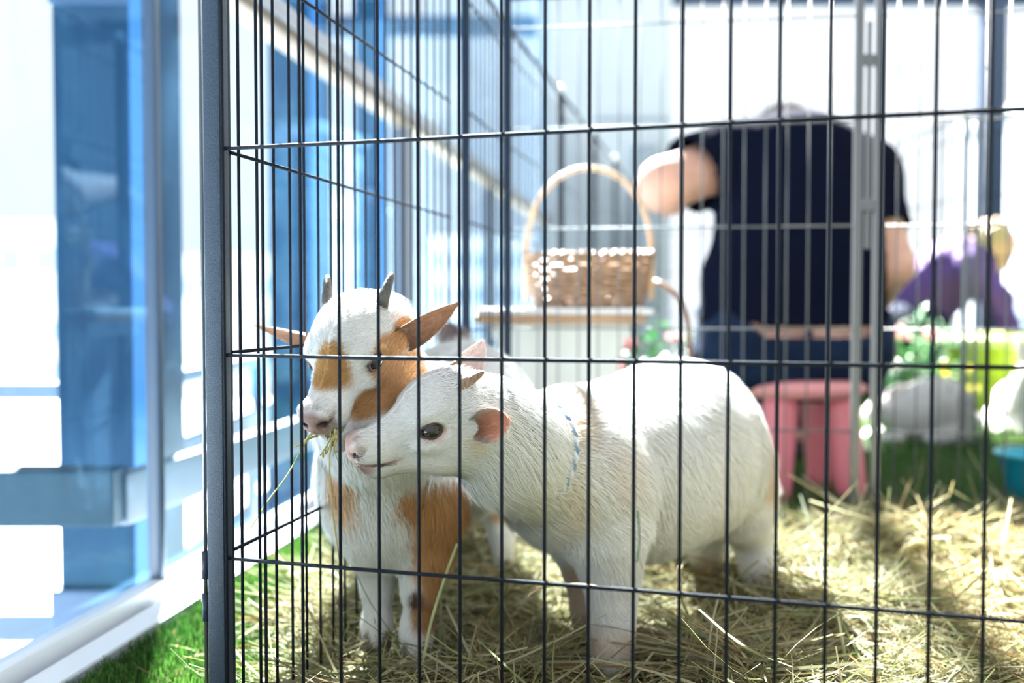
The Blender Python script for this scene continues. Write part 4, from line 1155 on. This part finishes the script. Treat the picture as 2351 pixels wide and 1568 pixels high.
# --- lime tub and turquoise tub
M_lime = mat('lime_plastic', (.32, .45, .02), .35, trans=.2)
M_limer = mat('lime_rim', (.66, .80, .28), .3)
tbm = empty('tub', (P(2345, 800, 4.1).x, 4.1, 0)); tag(tbm, 'lime green plastic tub with a pale rolled rim at the right edge', 'tub')
MB().lathe([(0, 0), (.235, 0), (.245, .01), (.285, .30), (.279, .30), (.238, .015), (0, .015)], 48).build('tub_wall', M_lime, tbm, True, True)
pts = [(.290*math.cos(a), .290*math.sin(a), .31) for a in np.linspace(0, 2*math.pi, 64, endpoint=False)]
MB().tube(pts, .020, 10, closed=True, flat=.7).build('rim', M_limer, tbm, True)
for k in range(16):
    a = 2*math.pi*k/16
    MB().tube([(.243*math.cos(a), .243*math.sin(a), .02), (.284*math.cos(a), .284*math.sin(a), .29)], .005, 6).build('rib', M_lime, tbm, True)
tq = empty('bowl', (1.215, 2.36, 0)); tag(tq, 'turquoise bowl cut off by the right edge of the photo', 'bowl')
MB().lathe([(0, .0), (.07, 0), (.085, .02), (.104, .105), (.110, .112), (.103, .110), (.082, .024), (0, .010)], 40).build('shell', mat('turquoise_plastic', (.02, .42, .58), .3, trans=.15), tq, True)
MB().lathe([(.104, .104), (.114, .108), (.113, .114), (.104, .113)], 40).build('rim', mat('turquoise_rim', (.05, .50, .62), .3), tq, True)

# --- rabbits
def rabbit(loc, label, kind, seed):
    S = SDF((loc[0]-.26, loc[1]-.2, -.01), (loc[0]+.26, loc[1]+.2, .42), .006); L = Vector(loc)
    p = lambda x, y, z: L+Vector((x, y, z))
    if kind == 'lying':
        S.ell(p(.03, 0, .108), (.118, .095, .102), None, .04); S.ell(p(-.075, -.01, .092), (.075, .075, .078), None, .05)
        S.ell(p(-.150, -.02, .105), (.045, .036, .040), None, .03); S.ell(p(-.180, -.02, .098), (.022, .022, .022), None, .02)
        S.cap(p(-.12, -.065, .025), p(-.165, -.070, .016), .022, .018, .02); S.cap(p(-.12, .045, .025), p(-.165, .05, .016), .022, .018, .02)
        S.cap(p(.06, -.075, .035), p(-.02, -.085, .020), .035, .020, .03); S.cap(p(.06, .07, .035), p(-.02, .08, .020), .035, .020, .03)
        S.ell(p(.150, 0, .075), (.026, .026, .026), None, .01)
        ears = [(p(-.140, -.035, .140), p(-.075, -.045, .190)), (p(-.140, -.002, .140), p(-.075, .010, .192))]; eyes = [p(-.163, -.052, .115), p(-.163, .012, .115)]; nose = p(-.203, -.02, .098)
    else:
        S.ell(p(.02, .03, .095), (.095, .11, .095), None, .04); S.ell(p(-.005, -.055, .120), (.070, .065, .095), None, .05)
        S.ell(p(-.01, -.085, .210), (.042, .050, .044), None, .03); S.ell(p(-.012, -.125, .198), (.022, .024, .022), None, .02)
        for c in (-1, 1):
            S.cap(p(-.01+c*.035, -.10, .06), p(-.01+c*.035, -.125, .015), .020, .017, .02)
            S.cap(p(.01+c*.080, .03, .05), p(c*.085, -.06, .020), .045, .022, .03)
        S.ell(p(.03, .14, .07), (.03, .03, .03), None, .01)
        ears = [(p(-.030, -.07, .245), p(-.035, -.04, .345)), (p(.012, -.07, .245), p(.05, -.03, .335))]; eyes = [p(-.045, -.110, .218), p(.027, -.110, .218)]; nose = p(-.012, -.150, .200)
    V, Q = S.mesh(2); N, A = vnormals(V, Q)
    e = empty('rabbit', loc); tag(e, label, 'rabbit')
    col = np.tile((.80, .80, .79), (len(V), 1)); col = patch(V, col, p(.10, 0, .14), (.05, .1, .02), (.62, .62, .62), .5)
    mesh_obj('body', V-np.array(loc), Q, M_skin_goat, e, True, col)
    f = fur('fur', V, Q, N, A, col, 16000, lambda C: np.full(len(C), .018), lambda r_, n_: np.tile([.8, .3, -.3], (len(r_), 1)), M_fur, e, width=.0022, lift=.5, seed=seed)
    f.data.transform(Matrix.Translation(-Vector(loc)))
    for a, b in ears:
        d = b-a; pts = [a+d*t-L for t in np.linspace(0, 1, 8)]
        MB().tube(pts, [.008, .013, .017, .018, .017, .014, .010, .004], 12, flat=.4).build('ear', M_skin_goat, e, True).data.color_attributes.new('Col', 'FLOAT_COLOR', 'POINT').data.foreach_set('color', [.76, .70, .68, 1]*96)
    for q in eyes: MB().ball(q-L, .008, 12, 8).build('eye', M_eye, e, True)
    MB().ball(nose-L, (.004, .005, .004), 10, 8).build('nose', M_petal, e, True)
    return e
q = P(2112, 1000, 3.38); rabbit((q.x+.02, 3.38, 0), 'white fluffy rabbit lying on the turf left of the lime tub', 'lying', 3)
q = P(2345, 1000, 3.62); rabbit((q.x, 3.62, 0), 'white rabbit sitting upright in front of the lime tub', 'sitting', 4)

# --- kneeling person in purple
pp = empty('person', (P(2180, 700, 4.8).x, 4.85, 0)); tag(pp, 'blonde person in a purple top bending down behind the lime tub', 'person')
inv = pp.location; lo, hi = (inv.x-.45, 4.2, 0), (inv.x+.75, 5.5, 1.05)
tor = [(P(2095, 738, 4.95), (.15, .15, .12)), (P(2130, 680, 4.92), (.15, .14, .13)), (P(2180, 628, 4.88), (.15, .14, .14)), (P(2215, 605, 4.84), (.14, .17, .12))]
s1, s2 = P(2232, 612, 4.68), P(2225, 600, 5.02)
e1, w1 = P(2295, 690, 4.62), P(2335, 790, 4.55); e2, w2 = P(2285, 690, 5.05), P(2330, 785, 4.95)
S = SDF(lo, hi, .011)
for c, r_ in tor: S.ell(c, [q*.93 for q in r_], None, .06)
hc = P(2282, 572, 4.74)
S.cap(P(2235, 590, 4.84), hc, .055, .052, .03)
ph = head_human(S, hc, (.72, -.25, -.62), (.55, -.1, .8))
S.chain([s1, e1, w1], [.055, .042, .028], .02); S.chain([s2, e2, w2], [.055, .042, .028], .02)
hand(S, w1, (.3, -.2, -1), (1, 0, -.3)); hand(S, w2, (.3, -.2, -1), (1, 0, -.3), -1)
kn = [(Vector((inv.x+.10, 4.62, .06)), Vector((inv.x-.32, 4.75, .05))), (Vector((inv.x+.10, 5.05, .06)), Vector((inv.x-.32, 5.05, .05)))]
hips = P(2095, 745, 4.90)
for k_, f_ in kn: S.chain([hips, k_, f_], [.10, .07, .04], .03)
cut_mesh(S, 'body', M_skin, pp, inv, 2)
S = SDF(lo, hi, .011)
for c, r_ in tor: S.ell(c, [q*1.06+.005 for q in r_], None, .05)
S.chain([s1, e1, e1.lerp(w1, .85)], [.072, .056, .042], .02); S.chain([s2, e2, e2.lerp(w2, .85)], [.072, .056, .042], .02)
S.noise(.004, 40, 5)
S.cut(P(2262, 592, 4.8), (.8, 0, .6)) if False else None
cut_mesh(S, 'top', M_purple, pp, inv, 1)
S = SDF(lo, hi, .012)
S.ell(hips, (.17, .17, .12), None, .05)
for k_, f_ in kn: S.chain([hips, k_, f_], [.115, .085, .055], .03)
cut_mesh(S, 'trousers', M_jeans, pp, inv, 1)
S = SDF(hc-Vector((.22,)*3), hc+Vector((.22,)*3), .008)
R_ = [list(Vector((.72, -.25, -.62)).normalized()), [0, 0, 0], [0, 0, 0]]
F_ = Vector((.72, -.25, -.62)).normalized(); U_ = Vector((.55, -.1, .8)); U_ = (U_-F_*U_.dot(F_)).normalized(); L_ = U_.cross(F_); R_ = [list(F_), list(U_), list(L_)]
S.ell(ph(-.040, .040, 0), (.082, .086, .084), R_, .03); S.ell(ph(-.045, -.005, 0), (.07, .075, .078), R_, .03)
S.ell(ph(-.115, .03, 0), (.038, .038, .038), R_, .02); S.noise(.004, 110, 3)
cut_mesh(S, 'hair', M_hair_b, pp, inv, 1)

# --- hero stalks: hay in the mouth, loose arching stems
M_stalk = mat('straw_stalk', (.55, .50, .22), .5, noise=((.66, .58, .30), 90, (1, 1, 1)), trans=.25)
M_stalk_g = mat('green_stalk', (.36, .42, .18), .5, noise=((.50, .50, .24), 90, (1, 1, 1)), trans=.25)
M_seed = mat('seed_head', (.60, .50, .22), .6, noise=((.42, .40, .16), 300, (1, 1, 1)), trans=.2)
def curve(pts, n=16):
    pts = [Vector(p) for p in pts]; out = []
    k = len(pts)
    for i in range(k-1):
        p0, p1, p2, p3 = pts[max(i-1, 0)], pts[i], pts[i+1], pts[min(i+2, k-1)]
        for j in range(n//(k-1)+1):
            t = j/(n//(k-1)+1)
            out.append(.5*((2*p1)+(p2-p0)*t+(2*p0-5*p1+4*p2-p3)*t*t+(3*p1-p0-3*p2+p3)*t**3))
    out.append(pts[-1]); return out
mz = H1.p(.136, -.034, .008)
wisp = empty('hay_wisp', mz); tag(wisp, 'wisp of hay stems and seed heads hanging from the brown and white goat\'s mouth', 'hay')
def W(name, pts, r, m, flat=.4):
    o = MB().tube([p-mz for p in curve(pts)], r, 6, flat=flat).build(name, m, wisp, True); return o
my = mz.y
W('stalk', [P(790, 985, my+.02), P(765, 1000, my-.012), P(757, 1060, my-.014), P(762, 1160, my-.012), P(780, 1285, my)], .0014, M_stalk)
W('stalk', [P(785, 990, my+.02), P(762, 970, my-.004), P(757, 1010, my-.014), P(735, 1045, my-.012)], .0016, M_stalk)
W('stalk', [P(775, 1000, my+.01), P(768, 1030, my-.01), P(778, 1065, my-.01)], .0012, M_stalk_g)
W('stalk', [P(770, 1000, my+.01), P(720, 995, my-.012), P(700, 1012, my-.01), P(677, 1025, my-.008)], .0013, M_stalk)
W('stalk', [P(730, 1000, my), P(705, 1010, my-.01), P(688, 1040, my-.008)], .0012, M_stalk)
W('stalk', [P(700, 1015, my-.01), P(660, 1090, my), P(615, 1150, my+.02), P(575, 1215, my+.04)], .0009, M_stalk_g)
W('stalk', [P(745, 1000, my), P(752, 985, my-.012), P(765, 965, my-.006)], .0018, M_stalk)
for (x0, y0, x1, y1, nn) in ((778, 985, 757, 1030, 9), (760, 1022, 738, 1046, 7), (772, 990, 768, 1020, 6)):
    for k in range(nn):
        t = k/(nn-1); q = P(x0+(x1-x0)*t+random.uniform(-4, 4), y0+(y1-y0)*t, my-.013+random.uniform(-.002, .002))
        MB().ball(q-mz, (.0013, .0012, .0026), 8, 6).build('seed', M_seed, wisp, True)
def hero(pts, r, m, label, flat=.35):
    c = curve(pts); b = c[0]
    o = MB().tube([p-b for p in c], r, 6, flat=flat).build('hay_stalk', m, None, True); o.location = b
    return tag(o, label, 'hay', 'loose hay stalks')
hero([P(962, 1568, 1.13), P(975, 1500, 1.14), P(992, 1420, 1.15), P(1020, 1330, 1.16), P(1050, 1248, 1.17)], .0016, M_stalk_g, 'tall pale green stalk rising in front of the brown foreleg')
hero([P(900, 1470, 1.2), P(920, 1510, 1.18), P(955, 1568, 1.15)], .0020, M_stalk_g, 'flat green blade below the forelegs of the brown and white goat')
hero([P(2000, 1345, 1.62), P(2040, 1300, 1.60), P(2085, 1255, 1.60), P(2118, 1246, 1.60), P(2130, 1262, 1.60)], .0042, M_stalk, 'arched straw stalk standing above the sunlit hay')
hero([P(2080, 1260, 1.60), P(2098, 1300, 1.59), P(2100, 1350, 1.58)], .0022, M_stalk, 'short straw stalk leaning under the arched one')
hero([P(2176, 1350, 1.60), P(2166, 1310, 1.60), P(2185, 1287, 1.60), P(2225, 1280, 1.60), P(2262, 1290, 1.60), P(2300, 1325, 1.60)], .0042, M_stalk, 'looped straw stalk at the right above the sunlit hay')
hero([P(1212, 1372, .92), P(1222, 1360, .905), P(1260, 1345, .90), P(1330, 1342, .895), P(1380, 1348, .89)], .0011, mat('tan_stalk', (.42, .27, .14), .6), 'thin tan stalk caught on the lowest visible wire')
hero([P(570, 1378, 1.30), P(590, 1393, 1.28), P(612, 1404, 1.27), P(637, 1402, 1.27)], .0022, M_stalk, 'short curved pale stalk on the turf behind the corner post')
hero([P(660, 1320, 1.5), P(700, 1315, 1.5), P(745, 1308, 1.5)], .0024, M_stalk, 'straight pale stalk lying on turf by the side panel')
hero([P(392, 1482, 1.33), P(430, 1490, 1.31), P(472, 1505, 1.29)], .0013, M_stalk, 'straw stalk on the turf left of the corner post')
hero([P(1462, 1290, .84), P(1468, 1240, .84), P(1464, 1170, .845)], .0008, mat('dark_green_blade', (.05, .12, .06), .5), 'dark green grass blade against the wire in front of the white goat')
